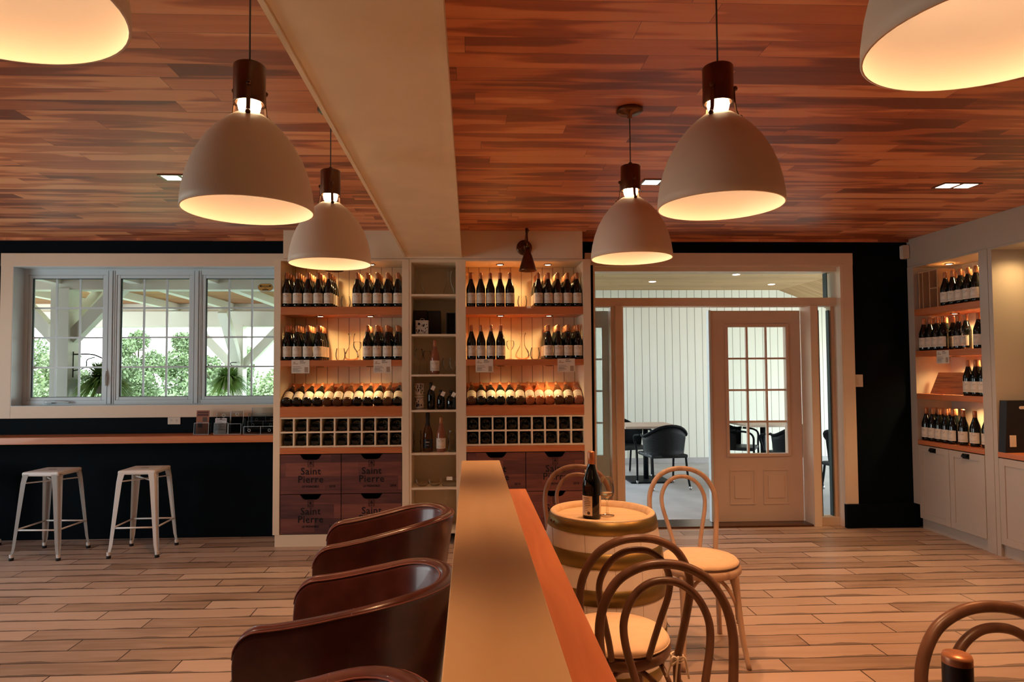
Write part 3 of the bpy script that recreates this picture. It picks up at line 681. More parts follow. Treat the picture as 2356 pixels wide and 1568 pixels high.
block(-.631, -.0875, 5, 4, T1, "right block, top shelf, left unit", 'bottles on the top shelf of the left unit', 'right')
block(-1.582, .0885, 4, 4, T2, "left block, second shelf, left unit", 'bottles on the second shelf of the left unit', 'left')
block(-.631, -.0875, 4, 4, T2, "right block, second shelf, left unit", 'bottles on the second shelf of the left unit', 'right')
block(.010, .0855, 5, 1, T1, "left block, top shelf, right unit", 'bottles on the top shelf of the right unit', 'left')
block(.947, -.086, 5, 4, T1, "right block, top shelf, right unit", 'bottles on the top shelf of the right unit', 'right')
block(.010, .0855, 4, 1, T2, "left block, second shelf, right unit", 'bottles on the second shelf of the right unit', 'left')
block(.947, -.086, 4, 4, T2, "right block, second shelf, right unit", 'bottles on the second shelf of the right unit', 'right')
# slanted display rows
ang = math.atan2(.197, .315); sl = -(PI/2-ang)
kinds = {}
def K(kind):
    if kind not in kinds:
        g = {'amber': 'amber', 'rose': 'rose', 'pink': 'pink'}[kind]
        kinds[kind] = (make_bottle('wine_bottle', 'x', g, 'capsule', 'x'), [])
    return kinds[kind]
def place_slanted(x, kind, label, group):
    base = Vector((x, FD+.034, 1.181)) + Vector((0, -math.sin(ang), math.cos(ang)))*.0415
    if kind == 'dark': B(*base, label, group, (sl, 0, 0))
    else: p, u = K(kind); first_or_dup(p, u, tuple(base), (sl, 0, 0), label, group)
cn = {'dark': 'dark', 'amber': 'amber', 'rose': 'orange rose', 'pink': 'pale pink'}
for k in range(12):
    kd = 'amber' if k in (4, 5, 6, 10) else 'dark'
    place_slanted(-1.579+.0862*k, kd, '%s wine bottle, slanted ledge of the left unit, %s from left' % (cn[kd], ORD[k]), 'bottles on the slanted ledge of the left unit')
for k in range(12):
    kd = 'amber' if k in (0, 5, 9, 10) else ('rose' if k in (6, 7, 8) else ('pink' if k == 11 else 'dark'))
    place_slanted(.011+.0852*k, kd, '%s wine bottle, slanted ledge of the right unit, %s from left' % (cn[kd], ORD[k]), 'bottles on the slanted ledge of the right unit')
# rack bottles, base towards the room
for (a, c, u) in ((-1.627, -.588, 'left'), (-.0365, .991, 'right')):
    p = (c-a)/9
    for j, (zc, rn) in enumerate(((1.027, 'upper'), (.905, 'lower'))):
        for k in range(9):
            B(a+p*(k+.5), FD+.03, zc-.0125, 'bottle end in the %s row of the %s unit rack, %s cell from left' % (rn, u, ORD[k]), 'bottles in the rack of the %s unit' % u, (-PI/2, 0, 0))
# price cards
def card(x, z, y, label, rz=0, ln=True):
    t = thing('price_card', label, 'sign', (x, y, z), rz, 'white price cards on the shelf edges')
    b = BM(); box(b, -.076, .076, -.0012, 0, -.115, 0); obj('card', b, 'label', t)
    b = BM(); yy = -.0017; random.seed(int(abs(x)*1000))
    def lineb(x0, x1, zz, h=.0028, m=0): box(b, x0, x1, yy, yy+.0004, zz, zz+h, m)
    lineb(-.005, .028, -.012, .005); lineb(-.005, .045, -.022); lineb(-.005, .04, -.029)
    for k, x1 in enumerate((.0, .01, -.02)): lineb(-.065, x1, -.06-.012*k)
    for k in range(6): lineb(-.065, -.065+random.uniform(.04, .07), -.078-.005*k, .0014)
    box(b, .035, .066, yy, yy+.0004, -.108, -.062, 1); lineb(-.065, -.02, -.036, .006, 1); lineb(-.058, -.045, -.026, .009, 1)
    obj('print', b, ['ink', 'inkline'], t)
for x, s in ((-1.455, 'left card on the second shelf of the left unit'), (-.757, 'right card on the second shelf of the left unit'), (.123, 'left card on the second shelf of the right unit'), (.836, 'right card on the second shelf of the right unit')):
    card(x, 1.586, FD-.002, 'white printed '+s)

# ------------------------------------------------------------------ glassware
def G(name, prof, label, x, y, z, cat='glass', group=None, mats='glassware', seg=20, mk=None):
    t = obj(name, lathe(BM(), prof, seg), mats); t.location = (x, y, z); tag(t, label, cat, group)
    return t
def wineglass_prof(h=.20, r=.036, st=.09): return [(.0, .002), (.033, .001), (.033, .003), (.012, .006), (.004, .012), (.0035, st), (.006, st+.006), (r*.65, st+.02), (r*.95, st+.045), (r, st+.06), (r*.94, st+.085), (r*.78, h), (r*.76, h)]
TUMB = [(0, .002), (.03, .001), (.036, .006), (.043, .035), (.043, .06), (.034, .105)]
DEC = [(0, .003), (.04, .002), (.062, .02), (.066, .045), (.055, .075), (.03, .11), (.021, .14), (.019, .18), (.022, .21), (.034, .235)]
GOB = [(0, .002), (.03, .001), (.03, .003), (.006, .01), (.006, .045), (.02, .055), (.033, .075), (.036, .10), (.033, .125), (.028, .145)]
G('glass_tumbler', TUMB, 'empty stemless glass on the top shelf of the left unit', -1.09, 5.80, T1, group='glasses on the top shelves')
G('glass_tumbler', TUMB, 'empty stemless glass on the second shelf of the left unit, left of the decanter', -1.135, 5.80, T2)
G('decanter', DEC, 'clear glass decanter on the second shelf of the left unit', -1.045, 5.84, T2, 'decanter')
G('wine_glass', wineglass_prof(.16, .036, .07), 'stemmed glass right of the decanter, second shelf of the left unit', -.985, 5.78, T2)
G('glass_tumbler', TUMB, 'empty stemless glass on the top shelf of the right unit', .465, 5.80, T1)
G('wine_glass', wineglass_prof(.165, .036, .075), 'stemmed glass left of the decanter, second shelf of the right unit', .355, 5.80, T2)
G('decanter', DEC, 'clear glass decanter on the second shelf of the right unit', .466, 5.84, T2, 'decanter')
G('glass_tumbler', TUMB, 'empty stemless glass right of the decanter, second shelf of the right unit', .575, 5.80, T2)
# narrow column contents
ycol = 5.80
CAR = [(0, .002), (.035, .001), (.05, .012), (.045, .05), (.024, .10), (.017, .14), (.018, .19), (.026, .215)]
G('carafe', CAR, 'left glass carafe on the top shelf of the narrow column', -.445, ycol, 2.153, 'carafe', 'carafes in the narrow column')
G('carafe', CAR, 'right glass carafe on the top shelf of the narrow column', -.185, ycol, 2.153, 'carafe', 'carafes in the narrow column')
def sbox(name, x0, x1, y0, y1, z0, z1, m_, label, cat='box', bev=.002):
    b = BM(); box(b, x0, x1, y0, y1, z0, z1, bev=bev); o = obj(name, b, m_, world=True); tag(o, label, cat); return o
sbox('gift_box', -.502, -.378, 5.86, 5.98, 1.805, 2.025, 'cardboard_dark', 'tall black gift box at the left of the narrow column, behind the patterned tin')
sbox('gift_box', -.370, -.262, 5.84, 5.95, 1.805, 2.02, 'cardboard_dark', 'tall black gift box in the middle of the narrow column, right of the tin')
t = thing('patterned_tin', 'black and cream patterned tin with a lid in front of the black box', 'tin', (-.42, 5.78, 1.805))
b = BM(); box(b, -.055, .055, -.045, .045, 0, .11, bev=.003); obj('tin_body', b, 'tin', t)
b = BM(); box(b, -.057, .057, -.047, .047, .11, .122, bev=.003); tube(b, spline([(-.02, 0, .12), (-.012, 0, .138), (.012, 0, .138), (.02, 0, .12)], 3), .003, 6); obj('lid', b, 'tin', t)
b = BM(); random.seed(5)
for k in range(20):
    x = random.uniform(-.05, .045); z = random.uniform(.005, .085); box(b, x, x+random.uniform(.004, .012), -.0462, -.0452, z, z+random.uniform(.004, .022))
lathe(b, [(.0, 0), (.014, .0)], 12, c=(-.025, -.0465, .08)); obj('print', b, 'burn', t)
t = thing('boxed_glass', 'dark boxed stemmed glass at the right of the narrow column', 'box', (-.168, 5.80, 1.805))
b = BM(); 
for q in ((-.04, -.034), (.034, .04)): box(b, q[0], q[1], -.04, .04, 0, .19)
box(b, -.034, .034, -.04, .04, 0, .006); box(b, -.034, .034, -.04, .04, .184, .19); box(b, -.034, .034, .034, .04, .006, .184); obj('carton', b, 'cardboard_dark', t)
b = BM(); lathe(b, [(0, .008), (.02, .008), (.004, .014), (.003, .06), (.018, .08), (.022, .11), (.018, .14)], 14); obj('glass', b, 'glassware', t)
G('wine_glass', wineglass_prof(.225, .036, .11), 'tall stemmed glass left front, third compartment of the narrow column', -.447, 5.77, 1.456)
G('wine_glass', wineglass_prof(.21, .036, .11), 'tall stemmed glass behind the left one, third compartment of the narrow column', -.385, 5.90, 1.456)
p = make_bottle('wine_bottle', 'blush wine bottle standing alone between glasses in the narrow column', 'pink', 'capsule', 'blush bottles in the narrow column', loc=(-.311, 5.80, 1.456))
G('goblet', GOB, 'stemmed tasting glass, left of the pair right of the blush bottle', -.212, 5.80, 1.456)
G('goblet', GOB, 'stemmed tasting glass, right of the pair right of the blush bottle', -.150, 5.78, 1.456)
b = BM(); lathe(b, [(0, 0), (.041, 0), (.042, .003), (.042, .108), (0, .108)], 20, smooth=True)
def tin(z, lab):
    t = thing('round_tin', lab, 'tin', (-.446, 5.78, z), 0, 'stacked printed tins')
    b = BM(); lathe(b, [(0, 0), (.040, 0), (.042, .003), (.042, .110), (.040, .113), (0, .113)], 20); obj('tin_body', b, 'tin', t)
    b = BM(); random.seed(int(z*100))
    for k in range(26): a = -PI/2+random.uniform(-1.4, 1.4); z0 = random.uniform(.02, .09); label_patch(b, a, a+random.uniform(.08, .25), .0424, z0, z0+random.uniform(.004, .025), 0, 2)
    label_patch(b, -PI/2-1.5, -PI/2+1.5, .0424, .010, .014, 0, 12); label_patch(b, -PI/2-1.5, -PI/2+1.5, .0424, .100, .104, 0, 12); obj('print', b, 'burn', t)
b.free()
tin(1.149, 'lower printed tin of the stack of two in the narrow column'); tin(1.2625, 'upper printed tin of the stack of two in the narrow column')
def syrup(x, h, lab, rr=.034, tagx=.02):
    t = thing('syrup_bottle', lab, 'bottle', (x, 5.80, 1.149), 0, 'dark bottles with paper tags')
    b = BM(); lathe(b, [(0, .002), (rr*.92, 0), (rr, .006), (rr, h*.55), (rr*.8, h*.68), (rr*.35, h*.78), (rr*.33, h*.9), (rr*.42, h*.92), (rr*.42, h), (0, h)], 18); obj('glass_body', b, 'glass_dark', t)
    b = BM(); box(b, -.016, .016, -.0008, 0, -.02, .02); bmesh.ops.rotate(b, verts=b.verts[:], matrix=Matrix.Rotation(.5, 3, 'Y')); bmesh.ops.translate(b, verts=b.verts[:], vec=(tagx, -rr*.8-.004, h*.80)); obj('paper_tag', b, 'label', t)
    b = BM(); tube(b, spline([(-rr*.4, 0, h*.86), (0, -rr*.5, h*.85), (rr*.4, 0, h*.86), (tagx, -rr*.8, h*.86)], 4), .0015, 5); obj('string', b, 'cord', t)
syrup(-.345, .235, 'tallest dark bottle with a paper tag, beside the tins'); syrup(-.259, .17, 'shorter dark bottle with a paper tag, middle of the three'); syrup(-.166, .16, 'squat dark bottle with a paper tag, rightmost of the three', .045)
STK = [(0, .002), (.036, .001), (.038, .006), (.034, .05), (.036, .09), (.030, .092), (.034, .094), (.037, .13), (.034, .185)]
G('stacked_glasses', STK, 'stacked clear glasses left of the sparkling bottle in the narrow column', -.466, 5.79, .78)
G('stacked_glasses', STK, 'stacked clear glasses right of the blush bottle in the narrow column', -.160, 5.79, .78)
t = thing('sparkling_wine_bottle', 'dark foil topped sparkling wine bottle with a black label in the narrow column', 'wine bottle', (-.374, 5.80, .78))
b = BM(); lathe(b, [(0, .004), (.036, 0), (.044, .005), (.044, .13), (.042, .16), (.032, .20), (.02, .235), (.0165, .26), (.0165, .325), (0, .327)], 22); obj('glass_body', b, 'amber', t)
b = BM(); lathe(b, [(.0225, .228), (.0175, .262), (.0185, .30), (.0195, .305), (.0185, .335), (.012, .341), (0, .342)], 18); obj('foil', b, 'capsule_black', t)
b = BM(); label_patch(b, -PI/2-1.3, -PI/2+1.3, .0446, .035, .115, 0); label_patch(b, -PI/2-.35, -PI/2+.35, .0449, .085, .089, 1, 6); label_patch(b, -PI/2-.25, -PI/2+.25, .0449, .060, .062, 1, 6); obj('label', b, ['capsule_black', 'label'], t)
dup(p, (-.258, 5.79, .78), label='blush wine bottle right of the sparkling bottle in the narrow column')
for x, lab in ((-.42, 'low glass dish at the left of the narrow column, near the bottom'), (-.31, 'low glass dish in the middle of the narrow column, near the bottom')):
    G('glass_dish', [(0, .003), (.035, .002), (.055, .02), (.062, .055)], lab, x, 5.80, .483, 'dish', 'glass dishes')
t = thing('glass_block', 'low glass block with a small price tag near the bottom of the narrow column', 'dish', (-.188, 5.80, .483))
b = BM(); box(b, -.06, .06, -.05, .05, 0, .055, bev=.008); obj('block', b, 'glassware', t)
b = BM(); box(b, -.022, .03, -.053, -.0515, .055, .085); obj('price_tag', b, 'label', t)

# ------------------------------------------------------------------ wall sconces on the soffit
def sconce(x, lab):
    t = thing('swing_arm_sconce', lab, 'wall lamp', (x, 5.70, 2.557), 0, 'bronze swing arm sconces')
    b = BM(); lathe(b, [(0, 0), (.068, 0), (.068, .008), (.060, .016), (0, .018)], 28)
    bmesh.ops.rotate(b, verts=b.verts[:], matrix=Matrix.Rotation(R(90), 3, 'X')); obj('wall_plate', b, 'bronze', t)
    b = BM(); tube(b, [(0, -.016, -.02), (0, -.05, -.02), (0, -.05, .04)], .010, 10); tube(b, [(0, -.05, .03), (.012, -.13, .115)], .007, 8); lathe(b, [(0, -.018), (.013, -.018), (.013, .018), (0, .018)], 12, c=(.012, -.135, .125)); tube(b, [(.012, -.135, .125), (.006, -.27, -.045)], .007, 8)
    tube(b, [(.012, -.135, .125), (.034, -.135, .125)], .005, 8); obj('arm', b, 'bronze', t)
    s = BM(); c = (.004, -.285, 0)
    lathe(s, [(0, -.05), (.018, -.05), (.020, -.085), (.028, -.09), (.030, -.105), (.036, -.115), (.072, -.235), (.076, -.247), (.073, -.247), (.034, -.12), (0, -.11)], 28, c=c)
    obj('lamp_shade', s, 'bronze', t)
    b = BM(); lathe(b, [(0, -.035), (.014, -.035), (.014, -.055), (0, -.055)], 10, c=c); tube(b, [(.004, -.285, -.045), (.004, -.302, -.02)], .004, 6); obj('swivel_knob', b, 'brass', t)
sconce(.477, 'bronze swing arm sconce above the right wine shelving unit')
sconce(-1.115, 'bronze swing arm sconce above the left unit, mostly behind a white pendant')

# ================================================================== LEFT WALL COUNTER
b = BM(); box(b, XL, -1.686, 5.78, BY-.001, .878, .937, bev=.003); o = tag(obj('window_counter', b, 'orange', world=True), 'long narrow orange wood counter under the window', 'counter')
t = thing('power_outlet', 'ivory double power outlet on the dark wall under the window', 'outlet', (-2.678, BY-.001, 1.053))
b = BM(); box(b, -.057, .057, -.006, 0, -.036, .036, bev=.003); obj('cover_plate', b, 'plastic', t)
b = BM()
for sx_ in (-.024, .024):
    for d in (-.006, .006): box(b, sx_+d-.001, sx_+d+.001, -.0075, -.0055, -.002, .008)
    box(b, sx_-.002, sx_+.002, -.0075, -.0055, -.012, -.008)
obj('slots', b, 'dark', t)
def holder(x, w, h, hb, lab, leafl=None, tilt=.12):
    t = thing('leaflet_holder', lab, 'leaflet holder', (x, 5.93, .938), 0, 'clear leaflet holders on the window counter')
    th = .0025; b = BM()
    bar(b, (0, .035, 0), (0, .035+h*tilt, h), w, th, up=(0, 1, 0)); box(b, -w/2, w/2, -.015, .035, 0, th)
    bar(b, (0, -.015, 0), (0, -.015+hb*tilt, hb), w, th, up=(0, 1, 0))
    for s in (-1, 1): prism(b, [(-.015, 0), (.035, 0), (.035+hb*tilt, hb), (-.015+hb*tilt, hb)], s*w/2-th/2, s*w/2+th/2, 'X')
    if h > hb+.09: 
        rg = BM()
    obj('acrylic_body', b, 'acrylic', t)
    b = BM()
    for s in (-1, 1):
        bar(b, (s*w/2, .034, 0), (s*w/2, .034+h*tilt, h), .0025, .004); bar(b, (s*w/2, -.016, 0), (s*w/2, -.016+hb*tilt, hb), .0025, .004)
    bar(b, (-w/2, -.016+hb*tilt, hb), (w/2, -.016+hb*tilt, hb), .003, .0025); bar(b, (-w/2, -.016, .002), (w/2, -.016, .002), .003, .0025)
    obj('acrylic_edge_glint', b, 'edge', t)  # strips coloured pale as edges catching light
    b = BM(); zz = h-.03; yy = .033+zz*tilt
    tube(b, [(.014*math.cos(a*PI/6), yy, zz+.014*math.sin(a*PI/6)) for a in range(12)], .0022, 6, closed=True); obj('hanging_ring', b, 'edge', t)
    return t
def leaflet(x, w, h, m_, lab, tilt=.12, y=5.935):
    t = thing('leaflet', lab, 'leaflet', (x, y, .942), 0, 'leaflets on the window counter')
    b = BM(); bar(b, (0, 0, 0), (0, h*tilt, h), w, .003, up=(0, 1, 0)); obj('paper', b, m_, t); return t
def prn(t, items, tilt=.12, m_='ink'):
    b = BM()
    for x0, x1, z0, z1 in items: bar(b, ((x0+x1)/2, -.0025+z0*tilt, z0), ((x0+x1)/2, -.0025+z1*tilt, z1), x1-x0, .0008, up=(0, 1, 0))
    obj('print', b, m_, t)
M['leafrust'] = mottled('rust_leaflet', (.33, .12, .06), .5, .1, 8); M['leafwhite'] = mottled('pale_leaflet', (.58, .58, .60), .5, .04, 8); M['rustprint'] = mat('dark_rust_print', (.09, .02, .012), .6)
holder(-2.375, .128, .10, .10, 'clear holder with a rust brown leaflet on the window counter'); t = leaflet(-2.375, .112, .205, 'leafrust', 'rust brown leaflet with two dark photos'); prn(t, [(-.048, .048, .18, .195), (-.048, .048, .155, .175)], m_='rustprint'); prn(t, [(.0, .04, .105, .145), (-.04, .0, .055, .10)])
holder(-2.205, .118, .19, .10, 'clear holder with a white printed leaflet, second from left on the window counter'); t = leaflet(-2.215, .10, .135, 'leafwhite', 'white leaflet printed with lines of text'); prn(t, [(-.04, .045, .117, .122), (-.01, .01, .125, .133)]+[(-.042, -.042+random.Random(k).uniform(.04, .075), .038+.009*k, .041+.009*k) for k in range(8)]+[(-.046, .046, .032, .035)])
holder(-2.085, .108, .20, .09, 'empty tall clear holder, third from left on the window counter')
t = thing('tiered_leaflet_rack', 'empty three tier clear leaflet rack at the right end of the window counter', 'leaflet holder', (-1.865, 5.93, .938))
for k in range(3):
    b = BM(); y0 = -.05+k*.035; z0 = k*.045; w = .30; x0 = -.13+k*.02; x1 = .165; hh = .07
    box(b, x0, x1, y0, y0+.002, z0, z0+hh); box(b, x0, x1, y0+.03, y0+.032, z0, z0+hh+.07); box(b, x0, x1, y0, y0+.03, z0, z0+.002)
    for xx in (x0, x1-.002, (x0+x1)/2): box(b, xx, xx+.002, y0, y0+.03, z0, z0+hh)
    tt = obj('tier', b, 'acrylic', t); b = BM()
    for q in ((x0, x1, z0+hh-.003, z0+hh), (x0, x1, z0, z0+.002), (x0, x0+.003, z0, z0+hh), (x1-.003, x1, z0, z0+hh), ((x0+x1)/2, (x0+x1)/2+.003, z0, z0+hh)): box(b, q[0], q[1], y0-.002, y0, q[2], q[3])
    for q in ((x0, x0+.003), (x1-.003, x1)): box(b, q[0], q[1], y0+.032, y0+.034, z0, z0+hh+.07)
    obj('tier_edge_glint', b, 'edge', tt); b = BM()  # caught light painted along the tier edges
    for xx in (x0+.05, x1-.07): tube(b, [(xx+.011*math.cos(a*PI/6), y0-.001, z0+.035+.011*math.sin(a*PI/6)) for a in range(12)], .0018, 6, closed=True)
    obj('ring', b, 'edge', tt)
# sticker on the glass
t = thing('window_sticker', 'amber oval sticker at the top right of the third window sash', 'sticker', (-1.922, 6.2355, 2.282))
def stadium(w, h, n=10): return [((w-h)*s+h*math.cos(a+PI/2*(0 if s > 0 else 2)-PI/2+PI*0), h*math.sin(a+(0 if s > 0 else PI)-PI/2)) for s in (1, -1) for a in [PI*i/n for i in range(n+1)]]
def stad(w, h, n=10):
    P = []
    for i in range(n+1): a = -PI/2+PI*i/n; P.append((w-h+h*math.cos(a), h*math.sin(a)))
    for i in range(n+1): a = PI/2+PI*i/n; P.append((-(w-h)+h*math.cos(a), h*math.sin(a)))
    return P
b = BM(); prism(b, stad(.073, .038), -.0004, 0, 'Y', 0); prism(b, stad(.069, .034), -.0008, -.0004, 'Y', 1); prism(b, stad(.067, .032), -.0012, -.0008, 'Y', 2); obj('sticker_face', b, ['vinyl', 'ink', 'sticker'], t)
b = BM(); text(b, 'MicrocoM', .026, (0, -.0018, .002), weight=.0004); prism(b, stad(.03, .0035), -.0017, -.0012, 'Y'); bmesh.ops.translate(b, verts=b.verts[-44:], vec=(0, 0, -.024))
tube(b, [(.012*math.cos(a*PI/6), -.0018, -.011+.005*math.sin(a*PI/6)) for a in range(12)], .0012, 5, closed=True); obj('lettering', b, 'burn', t)

# ================================================================== METAL STOOLS
def make_stool():
    t = thing('metal_stool', 'x', 'stool', (0, 0, 0), 0, 'white metal stools under the window counter')
    a = .150; b = BM()
    box(b, -a, a, -a, a, .655, .69, bev=.012); box(b, -a+.03, a-.03, -a+.03, a-.03, .6895, .691, 0)
    o = obj('seat', b, 'stool', t)
    b = BM(); prism(b, stad(.035, .008, 6), 0, .0005, 'Z'); bmesh.ops.translate(b, verts=b.verts[:], vec=(0, 0, .6915)); obj('handle_slot', b, 'darkline', o)
    for sx_ in (-1, 1):
        for sy in (-1, 1):
            b = BM(); L_ = []
            for z, c, w in ((.672, .150, .060), (.60, .158, .050), (.35, .174, .040), (.10, .190, .030), (.035, .196, .021)):
                c2 = c; L_.append([b.verts.new(v) for v in ((sx_*(c2-w), sy*c2, z), (sx_*(c2-w*.25), sy*c2, z), (sx_*c2, sy*(c2-w*.25), z), (sx_*c2, sy*(c2-w), z))])
            for i in range(4):
                for k in range(3): f = b.faces.new((L_[i][k], L_[i][k+1], L_[i+1][k+1], L_[i+1][k])); f.smooth = (k == 1)
            bmesh.ops.solidify(b, geom=b.faces[:], thickness=.0025)
            lg = obj('leg', b, 'stool', t)
            b = BM(); lathe(b, [(0, 0), (.017, 0), (.017, .022), (0, .022)], 10, 0, (sx_*.188, sy*.188, 0)); lathe(b, [(.0145, .018), (.016, .05)], 10, 1, (sx_*.188, sy*.188, 0)); obj('foot_cap', b, ['rubber', 'stool'], lg)
    for q in (((-.172, -.172), (.172, -.172)), ((.172, -.172), (.172, .172)), ((.172, .172), (-.172, .172)), ((-.172, .172), (-.172, -.172))):
        b = BM(); tube(b, [(*q[0], .235), (*q[1], .235)], .007, 8); obj('stretcher', b, 'stool', t)
    b = BM(); tube(b, [(-.15, -.15, .60), (.15, .15, .605)], .006, 6); tube(b, [(-.15, .15, .605), (.15, -.15, .60)], .006, 6); obj('cross_brace', b, 'stool', t)
    return remember(t)
st = make_stool(); st.location = (-3.45, 5.60, 0); st.rotation_euler = (0, 0, R(-3)); st['label'] = 'white metal stool at the left, under the window counter'
dup(st, (-2.72, 5.635, 0), (0, 0, R(1.5)), 'white metal stool nearer the shelving, right of its twin')
dup(st, (-4.285, 5.74, 0), (0, 0, R(-4)), 'white metal stool cut off by the left edge, only one leg showing')
st['group'] = 'white metal stools under the window counter'

# ================================================================== BAR
bt = thing('bar_counter', 'long narrow half wall bar with a pale wood top running towards the shelving', 'bar', (.05, 1.4, 0))
b = BM(); box(b, -.040, .133, -1.5, 3.035, 1.035, 1.07, bev=.002); obj('bar_top', b, 'maple', bt, world=True)
b = BM(); box(b, -.012, .105, -1.5, 3.0, 0, 1.035); obj('half_wall', b, 'white', bt, world=True)
b = BM(); box(b, .105, .252, -1.5, 3.025, .905, .94, bev=.002); obj('side_ledge', b, 'orangey', bt, world=True)
b = BM()
for y in (2.7, 1.5, .3): prism(b, [(.105, .905), (.23, .905), (.105, .72)], y, y+.03, 'Y')
obj('ledge_bracket', b, 'white', bt, world=True)

# ================================================================== TUB CHAIRS (open towards -x)
def make_tub():
    t = thing('tub_chair', 'x', 'armchair', (0, 0, 0), 0, 'brown leather tub chairs along the bar')
    HW = .275; AF = -.305; path = []
    n = 10
    for i in range(n+1): path.append((AF+(.06-AF)*i/n, -HW, i/n*.42))
    m_ = 22
    for i in range(1, m_+1):
        a = -PI/2+PI*i/m_; path.append((.06+.27*math.cos(a), HW*math.sin(a), .42+.84*i/m_*.5*2*.5))
    for i in range(1, n+1): path.append((.06-.42*i/n, HW, 0))
    # extra points near the arm fronts for the rounded corner
    ex = [AF+.004, AF+.012, AF+.025, AF+.04, AF+.06, AF+.08]
    P = [(x, -HW) for x in sorted(set([AF]+ex+[p[0] for p in path[:n+1] if p[0] > AF+.09]))] + [(p[0], p[1]) for p in path[n+1:n+1+m_]] + [(x, HW) for x in sorted(set([AF]+ex+[.06-(.06-AF)*i/n for i in range(1, n+1) if .06-(.06-AF)*i/n > AF+.09]), reverse=True)]
    def top(x, y):
        f = min(1, max(0, (x-AF)/.61)); h = .715+.092*(f*f*(3-2*f))
        d = x-AF; Rr = .08
        if abs(abs(y)-HW) < 1e-6 and d < Rr: h -= Rr-math.sqrt(max(0, Rr*Rr-(Rr-d)**2))
        return h
    b = BM(); pip = [[], []]; rings = []; N_ = len(P); th = .058
    for i, (x, y) in enumerate(P):
        a = Vector(P[max(0, i-1)]); c = Vector(P[min(N_-1, i+1)]); tg = (c-a).normalized(); nr = Vector((tg.y, -tg.x))   # outward
        h = top(x, y); sec = []
        lean = lambda z: -.075*max(0, (.80-z))/.5*(1 if x > .02 else .35)
        prof = [(0, .30), (0, .45), (0, .60), (0, h-.028), (-.004, h-.010), (-.015, h-.001), (-th*.5, h+.003), (-th+.015, h-.001), (-th+.004, h-.012), (-th, h-.03), (-th-.004, .58), (-th-.006, .44), (-th-.006, .30)]
        for o_, z in prof:
            z = min(z, h+.003) if z > .3 else z
            q = Vector((x, y))+nr*(o_+lean(z)*(1 if o_ > -.03 else .8)); sec.append(b.verts.new((q.x, q.y, z)))
        rings.append(sec); pip[0].append(sec[4].co.copy()+Vector((nr.x, nr.y, .3))*.0015); pip[1].append(sec[8].co.copy()+Vector((-nr.x, -nr.y, .3))*.0015)
    for i in range(N_-1):
        for k in range(len(rings[0])-1):
            f = b.faces.new((rings[i][k], rings[i+1][k], rings[i+1][k+1], rings[i][k+1])); f.smooth = True
        f = b.faces.new((rings[i][-1], rings[i+1][-1], rings[i+1][0], rings[i][0]))
    for rg in (rings[0], rings[-1]): b.faces.new(rg)
    sh = obj('tub_shell', b, 'leather', t)
    b = BM()
    for pp in pip: tube(b, pp, .0028, 6)
    for i in (len(P)//2-11, len(P)//2+11):   # vertical seams over the rim
        tube(b, [v.co+Vector((0, 0, .0)) for v in [type('o', (), {'co': c})() for c in []]] or [pip[0][i], (pip[0][i]+pip[1][i])/2+Vector((0, 0, .0125)), pip[1][i]], .0022, 5)
    obj('piping', b, 'piping', sh)
    b = BM(); box(b, -.30, .10, -.20, .20, .36, .47, bev=.035)
    for f in b.faces: f.smooth = True
    obj('seat_cushion', b, 'leather', t)
    b = BM(); box(b, -.26, .16, -.18, .18, .285, .36, bev=.01); obj('seat_base', b, 'blackmetal', t)
    for sx_, sy in ((-.24, -.18), (-.24, .18), (.14, -.17), (.14, .17)):
        b = BM(); tube(b, [(sx_, sy, .30), (sx_*1.12, sy*1.15, 0)], [.019, .012], 10); obj('leg', b, 'blackmetal', t)
    return remember(t)
tub = make_tub(); tub.location = (-.41, 3.21, 0); tub.rotation_euler = (0, 0, R(5)); tub['label'] = 'brown leather tub chair furthest away, nearest the stamped crates'
dup(tub, (-.378, 2.24, 0), (0, 0, R(-7)), 'brown leather tub chair in the middle of the row along the bar')
dup(tub, (-.385, 1.33, 0), (0, 0, R(1)), 'brown leather tub chair nearest the camera, only its back rim showing')
tub['group'] = 'brown leather tub chairs along the bar'

